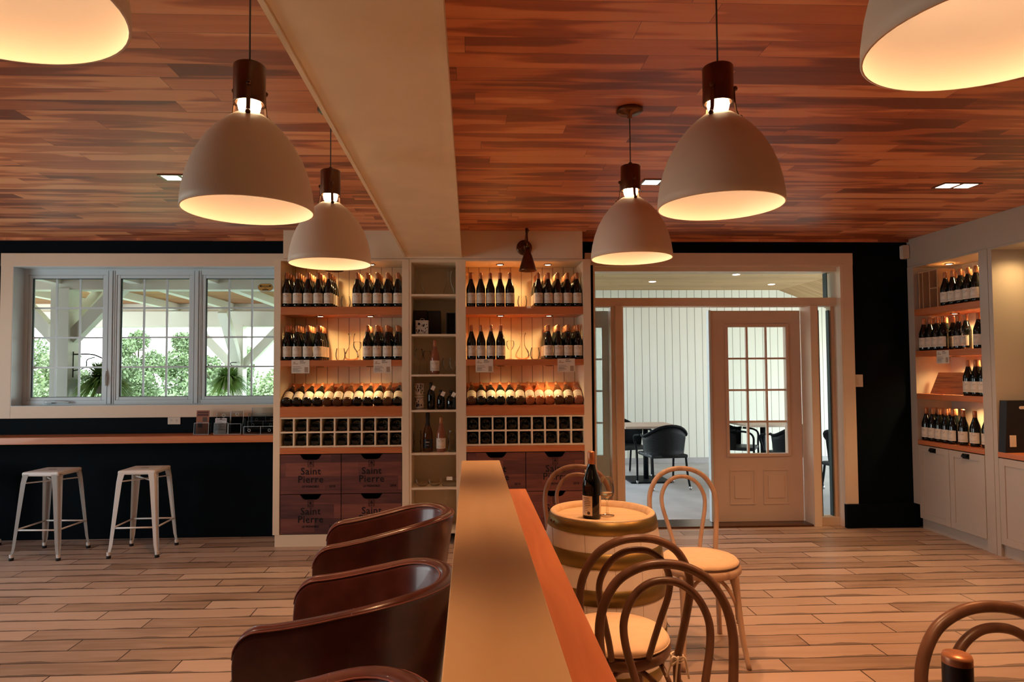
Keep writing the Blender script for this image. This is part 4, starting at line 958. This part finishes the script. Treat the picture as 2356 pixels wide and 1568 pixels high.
# ================================================================== BENTWOOD CHAIRS (face -y)
def make_bent(wood, loc, rz, label, ties=False):
    t = thing('bentwood_chair', label, 'chair', loc, rz, 'bentwood cafe chairs')
    half = [(0, .295, .915), (.07, .293, .905), (.135, .287, .868), (.178, .275, .80), (.192, .260, .725), (.186, .242, .64), (.172, .222, .54), (.163, .205, .46), (.166, .200, .36), (.176, .212, .20), (.190, .235, 0)]
    pts = [(-x, y, z) for x, y, z in reversed(half)][:-1]+half
    b = BM(); tube(b, spline(pts, 5), .0138, 12); obj('back_hoop', b, wood, t)
    half = [(0, .278, .872), (.05, .276, .862), (.095, .270, .825), (.122, .258, .765), (.120, .244, .70), (.100, .225, .62), (.078, .205, .53), (.066, .188, .468)]
    pts = [(-x, y, z) for x, y, z in reversed(half)][:-1]+half
    b = BM(); tube(b, spline(pts, 5), .0115, 10); obj('inner_hoop', b, wood, t)
    b = BM(); lathe(b, [(.170, .432), (.200, .428), (.209, .438), (.209, .458), (.200, .468), (.170, .468), (.170, .432)], 40)
    for v in b.verts: v.co.x *= 1-.10*max(0, v.co.y)/.2
    lathe(b, [(0, .452), (.171, .452)], 40); obj('seat_ring', b, wood, t)
    b = BM(); lathe(b, [(0, .466), (.185, .466), (.196, .474), (.198, .484), (.186, .498), (.12, .507), (0, .509)], 40)
    c = obj('cushion', b, 'cushion', t)
    b = BM(); tube(b, [(.1975*math.cos(2*PI*k/40), .1975*math.sin(2*PI*k/40), .478) for k in range(40)], .003, 6, closed=True); obj('cushion_piping', b, 'ink' if wood == 'chairpale' else 'cushion', c)
    if ties:
        random.seed(3)
        for s in (-1, 1):
            b = BM(); x, y, z = s*.163, .205, .475
            for k in range(3): tube(b, [(x+.021*math.cos(a*PI/5), y+.021*math.sin(a*PI/5), z+.009*k-.01+.002*math.sin(a)) for a in range(10)], .0035, 6, closed=True)
            for dx, dz in ((.05, -.05), (-.03, -.06), (.02, -.09)): tube(b, spline([(x, y+.02, z), (x+dx*.5, y+.035, z+.012), (x+dx, y+.03, z+dz)], 5), .0035, 6)
            tube(b, spline([(x, y+.022, z), (x+.03, y+.04, z+.02), (x+.035, y+.035, z-.01), (x+.005, y+.025, z)], 4), .0035, 6)
            obj('cushion_tie', b, 'label', c)
    for s in (-1, 1):
        b = BM(); tube(b, spline([(s*.135, -.135, .445), (s*.140, -.155, .30), (s*.150, -.180, .14), (s*.165, -.215, 0)], 5), [.0175-.00035*k for k in range(16)], 12); obj('leg', b, wood, t)
        b = BM(); tube(b, spline([(s*.140, -.150, .20), (s*.142, -.145, .28), (s*.135, -.10, .385), (s*.13, -.03, .428)], 5), .0095, 8); tube(b, spline([(s*.172, .205, .22), (s*.165, .195, .30), (s*.145, .14, .39), (s*.13, .05, .428)], 5), .0095, 8); obj('side_brace', b, wood, t)
    b = BM(); tube(b, spline([(-.138, -.148, .22), (-.125, -.15, .31), (-.07, -.14, .40), (0, -.13, .428), (.07, -.14, .40), (.125, -.15, .31), (.138, -.148, .22)], 5), .0095, 8); obj('front_brace', b, wood, t)
    b = BM(); tube(b, spline([(-.165, .205, .22), (-.14, .20, .31), (-.07, .18, .40), (0, .17, .428), (.07, .18, .40), (.14, .20, .31), (.165, .205, .22)], 5), .0095, 8); obj('rear_brace', b, wood, t)
make_bent('chairwood', (.615, 3.585, 0), R(-2), 'brown bentwood chair behind the barrel, nearest the crates')
make_bent('chairpale', (1.205, 3.46, 0), 0, 'pale bentwood chair with a full seat in view, right of the barrel')
make_bent('chairdark', (.545, 2.505, 0), R(183), 'brown bentwood chair in front of the barrel with a tied cushion', True)
make_bent('chairdark', (.555, 1.62, 0), R(0), 'dark bentwood chair whose hoops overlap the tied cushion chair behind')
make_bent('chairdark', (1.225, 1.235, 0), 0, 'dark bentwood chair in the bottom right corner, only its hoops showing')

# ================================================================== BARRELS
def barrel(x, y, label):
    t = thing('wine_barrel', label, 'barrel', (x, y, 0), 0, 'whitewashed barrels used as tables')
    def rad(z): u = (z-.4175)/.4175; return .283-.046*u*u
    b = BM(); pr = [(rad(.835*k/24), .835*k/24) for k in range(25)]
    lathe(b, [(.0, .02), (rad(0)-.02, .02), (rad(0)-.02, 0)]+pr, 56); obj('staves', b, 'staves', t)
    b = BM(); lathe(b, [(rad(.835), .834), (rad(.835)-.004, .838), (rad(.835)-.022, .838), (rad(.835)-.028, .811)], 56); lathe(b, [(0, .811), (rad(.835)-.026, .811)], 56, 0); obj('barrel_head', b, 'barreltop', t)
    for z0, z1 in ((.778, .832), (.640, .706), (.490, .556), (.279, .345), (.129, .195), (.003, .057)):
        b = BM(); lathe(b, [(rad(z0)+.0005, z0), (rad(z0)+.003, z0+.001), (rad((z0+z1)/2)+.0035, (z0+z1)/2), (rad(z1)+.003, z1-.001), (rad(z1)+.0005, z1)], 56)
        for a in (2.75, 2.85): lathe(b, [(0, .004), (.004, .003), (.006, 0)], 8, 0, (0, 0, 0)) if False else None
        hp = obj('hoop', b, 'brass', t)
        if z0 > .4:
            b = BM()
            for a in (3.35, 3.47): c = Vector((math.cos(a), math.sin(a), 0))*(rad((z0+z1)/2)+.004); bmesh.ops.create_uvsphere(b, u_segments=8, v_segments=5, radius=.006, matrix=Matrix.Translation(c+Vector((0, 0, (z0+z1)/2))))
            obj('rivet', b, 'bronze', hp)
    return t
barrel(.605, 3.035, 'whitewashed wine barrel with brass hoops, used as a table')
barrel(.62, .80, 'whitewashed barrel below the frame, carrying the foreground bottle')
t = thing('wine_bottle', 'dark wine bottle with copper top standing on the barrel', 'wine bottle', (.548, 2.985, .8115))
b = BM(); lathe(b, BP, 32); obj('glass_body', b, 'glass_dark', t)
b = BM(); lathe(b, [(.0163, .228), (.0163, .27), (.0158, .296), (.0135, .301), (0, .302)], 24, cap0=True); obj('capsule', b, 'capsule', t)
b = BM(); c = -PI/2
label_patch(b, c-1.62, c-.12, .0416, .018, .105, 0)
for k, (w0, w1) in enumerate(((-1.2, -.5), (-1.0, -.45), (-1.1, -.3), (-1.1, -.35), (-1.1, -.3), (-1.3, -.5), (-1.3, -.7), (-1.3, -.6), (-1.3, -.9))): label_patch(b, c+w0, c+w1, .0419, .094-.0078*k, .0965-.0078*k, 1 if k < 5 else 2, 6)
for k in range(16):
    a0, a1 = 2*PI*k/16, 2*PI*(k+1)/16; z0 = .030; ctr = c-.52; rr = .0072
    b.faces.new([b.verts.new((.0420*math.cos(ctr), .0420*math.sin(ctr), z0))]+[b.verts.new((.0420*math.cos(ctr+rr*math.cos(a)/.042), .0420*math.sin(ctr+rr*math.cos(a)/.042), z0+rr*math.sin(a))) for a in (a0, a1)]).material_index = 1
obj('back_label', b, ['label', 'ink', 'inkline'], t)
b = BM(); label_patch(b, c+.78, c+2.6, .0416, .022, .105, 0); text(b, 'SAINT PIERRE', .0092, (c+1.7, 0, .078), m=1, bend=.042); obj('front_label', b, ['label', 'ink'], t)
t = thing('wine_glass', 'wine glass with a little pale wine on the barrel', 'glass', (.628, 3.03, .8115))
b = BM(); lathe(b, [(0, .003), (.032, .001), (.033, .003), (.012, .007), (.005, .014), (.004, .062), (.007, .070), (.022, .080), (.031, .098), (.033, .112), (.031, .140), (.0265, .176), (.0255, .176), (.0298, .140), (.0318, .112), (.030, .099), (.021, .083), (0, .078)], 32); obj('glass', b, 'glassware', t)
b = BM(); lathe(b, [(0, .080), (.021, .084), (.030, .100), (.0312, .106), (0, .106)], 28); obj('wine', b, 'wine_white', t)
t = thing('wine_bottle', 'black capped bottle neck in the bottom right foreground', 'wine bottle', (.587, .785, .8115))
b = BM(); lathe(b, BP, 32); obj('glass_body', b, 'glass_dark', t)
b = BM(); lathe(b, [(.0163, .215), (.0163, .311)], 24); lathe(b, [(.0163, .311), (.0163, .318), (.0150, .322), (0, .322)], 24, 1); obj('capsule', b, ['capsule_black', 'capsule'], t)
b = BM(); label_patch(b, c-1.35, c+1.35, .0416, .030, .120, 0); obj('label', b, 'label', t)

# ================================================================== PENDANTS
def pendant(x, y, z, label, power=1.0, holder_rot=0):
    t = thing('pendant_lamp', label, 'pendant lamp', (x, y, z), holder_rot, 'white dome pendant lamps over the bar')
    out = [(.1875, 0), (.1865, .025), (.181, .065), (.170, .11), (.153, .155), (.128, .20), (.098, .238), (.070, .265), (.046, .283)]
    inn = [(r-.004, zz) for r, zz in reversed(out)]
    b = BM(); lathe(b, inn+[(.1835, -.001), (.1875, 0)]+out[1:]+[(.042, .283)], 56, mats=[1]*8+[1, 0]+[0]*10); obj('lamp_shade', b, ['shade', 'shadein'], t)
    b = BM(); lathe(b, [(.040, .322), (.0455, .320), (.046, .323), (.046, .432), (.043, .436), (0, .436)], 36); lathe(b, [(.040, .322), (.040, .36), (0, .36)], 36); lathe(b, [(.009, .436), (.009, .452), (0, .454)], 12); h = obj('lamp_holder', b, 'bronze', t)
    for k in range(3):
        a = R(-75+120*k); c, s = math.cos(a), math.sin(a); u = Vector((c, s, 0))
        b = BM(); pts = [u*.048+Vector((0, 0, .365)), u*.049+Vector((0, 0, .325)), u*.053+Vector((0, 0, .295)), u*.062+Vector((0, 0, .274))]
        for i in range(3): bar(b, pts[i], pts[i+1], .012, .003, up=u)
        for q in (pts[0], pts[3]): bmesh.ops.create_uvsphere(b, u_segments=8, v_segments=6, radius=.008, matrix=Matrix.Translation(q+u*.003))
        obj('strap', b, 'bronze', t)
    b = BM(); tube(b, [(0, 0, .45), (0, 0, H-z-.02)], .0028, 8); obj('cord', b, 'cord', t)
    b = BM(); lathe(b, [(0, H-z), (.060, H-z), (.062, H-z-.012), (.050, H-z-.022), (.012, H-z-.028), (.010, H-z-.045), (0, H-z-.046)], 28); obj('canopy', b, 'bronze', t)
    b = BM(); lathe(b, [(0, .358), (.020, .352), (.030, .335), (.034, .318), (.030, .300), (.018, .287), (0, .282)], 20); obj('bulb', b, 'bulb', t)
    lamp('pendant_lamp_light', 'POINT', (x, y, z+.235), .24*power, (1, .70, .50), .03)
    lamp('pendant_reflector_lamp', 'SPOT', (x, y, z+.26), 27*power, (1, .50, .23), .035, (0, 0, 0), 80, .8)
pendant(-.652, 1.95, 1.955, 'large white dome pendant in the upper left, second from camera in its row', holder_rot=R(0))
pendant(.769, 1.97, 1.979, 'large white dome pendant in the upper right, its open bright underside tilted up right', holder_rot=R(-55))
pendant(.755, 3.02, 2.0, 'smaller looking white dome pendant on the right, in front of the entrance transom', holder_rot=R(-10))
pendant(-.645, 3.05, 1.978, 'smaller looking white dome pendant on the left, in front of the left shelving', holder_rot=R(5))
pendant(-.655, .87, 1.97, 'white dome pendant cut off by the top left corner')
pendant(.790, .92, 1.965, 'white dome pendant cut off by the top right corner', holder_rot=R(-30))
# square recessed ceiling lights
def recessed(x, y, label, e=14):
    t = thing('recessed_light', label, 'ceiling light', (x, y, H), 0, 'twin square recessed ceiling lights')
    b = BM()
    for q in ((-.13, -.115, -.065, .065), (.115, .13, -.065, .065), (-.115, .115, .05, .065), (-.115, .115, -.065, -.05), (-.012, .012, -.05, .05)): box(b, q[0], q[1], q[2], q[3], -.006, 0)
    obj('frame', b, 'bronze', t)
    for s in (-1, 1): b = BM(); box(b, min(s*.012, s*.115), max(s*.012, s*.115), -.05, .05, -.004, -.001); obj('diffuser', b, 'ledwhite', t)
    lamp('recessed_or_fill_lamp', 'SPOT', (x, y, H-.02), e*1.15, (1, .50, .23), .06, (0, 0, 0), 110, .7)
recessed(-1.80, 4.16, 'recessed ceiling light half hidden behind the large left pendant', 26)
recessed(1.25, 4.20, 'recessed ceiling light peeking out left of the large right pendant', 42)
recessed(3.27, 4.24, 'recessed ceiling light on the right, fully in view', 42)
for x, y, e_, c_ in ((2.1, 2.4, 50, (1, .42, .16)), (3.2, 1.9, 22, (1, .42, .16)), (-2.6, 2.2, 34, (1, .66, .44)), (-4.2, 3.0, 20, (1, .66, .44))):  # added fill spots out of view, no fixtures around them
    lamp('recessed_or_fill_lamp', 'SPOT', (x, y, H-.02), e_, c_, .06, (0, 0, 0), 115, .7)

# ================================================================== RIGHT WALL CABINETS
SX = 4.17
def stile(b, y0, y1, z0=.0, z1=2.445): box(b, SX, SX+.36, y0, y1, z0, z1)
ct = thing('wall_cabinet', 'cream wall cabinet with lit bottle shelves and two panelled doors, right wall', 'cabinet', (SX+.17, 5.6, 0))
Y0, Y1 = 5.195, 5.990
for a, c, z0 in ((Y1, BY-.002, .22), (5.105, Y0, .0)):
    b = BM(); box(b, SX, XR-.001, a, c, z0, 2.445, bev=.0015); obj('side_panel', b, 'cabinet', ct, world=True)
b = BM(); box(b, 4.505, XR-.001, Y0, Y1, .1, 2.43); obj('back_panel', b, 'cabinet', ct, world=True)
b = BM(); box(b, SX, XR-.001, Y0, Y1, 2.43, 2.445); obj('top_panel', b, 'cabinet', ct, world=True)
for z0, z1 in ((1.975, 2.035), (1.590, 1.645), (1.20, 1.25)): b = BM(); box(b, SX, 4.505, Y0, Y1, z0, z1, bev=.002); obj('shelf', b, 'orangey', ct, world=True)
b = BM(); box(b, SX-.004, 4.505, Y0, Y1, .78, .82, bev=.002); obj('worktop', b, 'orangey', ct, world=True)
b = BM(); box(b, SX+.025, XR-.01, 5.105, Y1, 0, .095); obj('plinth', b, 'cabinet', ct, world=True)
def cab_door(y0, y1, parent):
    b = BM(); z0, z1 = .10, .772; x = SX; s = .055
    box(b, x+.004, x+.018, y0, y1, z0, z1)
    for q in ((y0, y0+s, z0, z1), (y1-s, y1, z0, z1), (y0+s, y1-s, z0, z0+s), (y0+s, y1-s, z1-s, z1)): box(b, x-.002, x+.004, q[0], q[1], q[2], q[3], bev=.001)
    o = obj('door', b, 'cabinet', parent, world=True)
    yc = (y0+y1)/2; b = BM(); box(b, x-.006, x-.002, yc-.038, yc+.038, z1-.052, z1-.010, bev=.001)
    n = 8
    for i in range(n): a0, a1 = PI*.5*i/n, PI*.5*(i+1)/n; v = [(x-.006-.018*math.sin(a), z1-.014-.026*(1-math.cos(a))) for a in (a0, a1)]; b.faces.new([b.verts.new(p) for p in ((v[0][0], yc-.03, v[0][1]), (v[0][0], yc+.03, v[0][1]), (v[1][0], yc+.03, v[1][1]), (v[1][0], yc-.03, v[1][1]))])
    obj('cup_pull', b, 'blackmetal', o, world=True)
cab_door(5.600, 5.986, ct); cab_door(5.20, 5.594, ct)
for z, y in ((2.43, 5.75), (2.43, 5.32), (1.975, 5.70), (1.975, 5.33), (1.59, 5.70), (1.59, 5.32), (1.20, 5.6)): puck(ct, SX+.17, y, z, 1.5)
ct2 = thing('wall_cabinet', 'cream wall cabinet with an open alcove and counter at the right edge', 'cabinet', (SX+.17, 4.4, 0))
b = BM(); box(b, SX, XR-.001, 5.06, 5.10, 0, 2.445); obj('side_panel', b, 'cabinet', ct2, world=True)
b = BM(); box(b, SX, XR-.001, 3.1, 3.16, 0, 2.445); obj('side_panel', b, 'cabinet', ct2, world=True)
b = BM(); box(b, 4.50, XR-.001, 3.16, 5.06, .82, 2.43); obj('back_panel', b, 'cabinet', ct2, world=True)
b = BM(); box(b, SX, 4.50, 3.16, 5.06, 2.43, 2.445); obj('top_panel', b, 'cabinet', ct2, world=True)
b = BM(); box(b, SX-.004, 4.50, 3.16, 5.06, .78, .82, bev=.002); obj('worktop', b, 'orangey', ct2, world=True)
b = BM(); box(b, SX+.025, XR-.01, 3.16, 5.06, 0, .095); obj('plinth', b, 'cabinet', ct2, world=True)
cab_door(4.43, 5.055, ct2); cab_door(3.8, 4.425, ct2); cab_door(3.17, 3.795, ct2)
puck(ct2, SX+.16, 4.86, 2.43, 1.2); puck(ct2, SX+.16, 4.2, 2.43, 1.0)
b = BM(); box(b, SX+.004, XR-.001, 3.1, BY-.001, 2.447, H-.001); struct('trim_7', b, 'cabinet')
# bottles in the cabinet, labels facing the room
rc_ = (0, 0, -PI/2)
def cabrow(ys, z, shelf, rowsx=(4.222, 4.312)):
    for k, y in enumerate(ys):
        for j, x in enumerate(rowsx):
            B(x, y, z, 'dark wine bottle, right cabinet %s, %s row, %s from the far end' % (shelf, ('front', 'back')[j], ORD[k]), 'bottles in the right wall cabinet', rc_)
cabrow([5.645, 5.556, 5.468, 5.380, 5.292], 2.0355, 'top shelf')
cabrow([5.94, 5.856, 5.772, 5.688], 1.6455, 'second shelf'); 
for k, y in enumerate((5.555, 5.47, 5.33, 5.24)): B(4.262, y, 1.6455, 'dark wine bottle near the glass, right cabinet second shelf, %s from the far end' % ORD[k], 'bottles in the right wall cabinet', rc_)
cabrow([5.41, 5.325, 5.24], 1.2505, 'third shelf')
cabrow([5.94, 5.856, 5.772, 5.688, 5.604], .8205, 'worktop')
for k, y in enumerate((5.50, 5.395, 5.29)): B(4.235+.02*k, y, .8205, 'dark wine bottle with a cream label, %s towards the camera on the cabinet worktop' % ORD[k], 'bottles in the right wall cabinet', (0, 0, -PI/2+.25))
B(4.185+.03, 5.235, .862, 'wine bottle lying on its side at the near end of the cabinet worktop', 'bottles in the right wall cabinet', (PI/2-.02, 0, R(55)))
G('wine_glass', wineglass_prof(.215, .038, .10), 'stemmed glass in front of the bottles on the right cabinet second shelf', 4.205, 5.405, 1.6455)
t = thing('bottle_box', 'upright open wooden bottle boxes at the far end of the cabinet top shelf', 'box', (4.30, 5.84, 2.036))
b = BM()
for y0 in (-.115, -.015, .075, .125): box(b, -.09, .07, y0, y0+.012, 0, .335)
box(b, .07, .08, -.115, .137, 0, .335); box(b, -.09, .07, -.103, -.015, .17, .18); box(b, -.09, .07, -.115, .137, .335, .345); obj('box_boards', b, 'kraft', t)
t = thing('cutting_board', 'striped wooden board leaning at the back of the cabinet third shelf', 'board', (4.25, 5.70, 1.2505))
b = BM(); bmx = [(-.22, 0), (.22, 0), (.17, .20), (-.17, .20)]; prism(b, bmx, 0, .018, 'Y')
bmesh.ops.rotate(b, verts=b.verts[:], matrix=Matrix.Rotation(R(-90), 3, 'Z')); bmesh.ops.rotate(b, verts=b.verts[:], matrix=Matrix.Rotation(R(14), 3, 'Y')); obj('board', b, 'cutboard', t)
card(0, 0, 0, 'white printed card on the second shelf edge of the right wall cabinet'); 
pc_ = [o for o in C.objects if o.name.startswith('price_card') and o.parent is None][-1]; pc_.location = (SX-.003, 5.63, 1.640); pc_.rotation_euler = (0, 0, -PI/2)
# black gift bag with bottles
t = thing('bottle_carrier', 'black bottle carrier bag with a handle slot and cream labels on the alcove worktop', 'bag', (4.317, 5.018, .8205))
b = BM(); prism(b, [(-.15, 0), (.15, 0), (.145, .405), (-.125, .405)], -.035, .035, 'Y'); obj('bag', b, 'blackbag', t)
b = BM(); prism(b, stad(.04, .012, 6), -.0370, -.0355, 'Y'); bmesh.ops.translate(b, verts=b.verts[:], vec=(.01, 0, .35)); obj('handle_slot', b, 'label', t)
for xx in (-.088, .03):
    b = BM(); box(b, xx-.026, xx+.026, -.0385, -.0352, .045, .135, bev=.001); obj('bottle_label', b, 'label', t)
# light switch and motion sensor
t = thing('light_switch', 'ivory rocker light switch beside the entrance casing', 'switch', (3.673, BY-.001, 1.37))
b = BM(); box(b, -.036, .036, -.006, 0, -.058, .058, bev=.003); obj('cover_plate', b, 'plastic', t)
b = BM(); box(b, -.016, .016, -.010, -.006, -.033, .033, bev=.002); obj('rocker', b, 'plastic', t)
t = thing('motion_sensor', 'small ivory motion sensor high in the far right corner', 'sensor', (4.135, BY-.001, 2.59))
b = BM(); prism(b, [(-.032, -.055), (-.024, -.066), (.024, -.066), (.032, -.055), (.032, .055), (.024, .062), (-.024, .062), (-.032, .055)], -.045, 0, 'Y'); obj('housing', b, 'plastic', t)
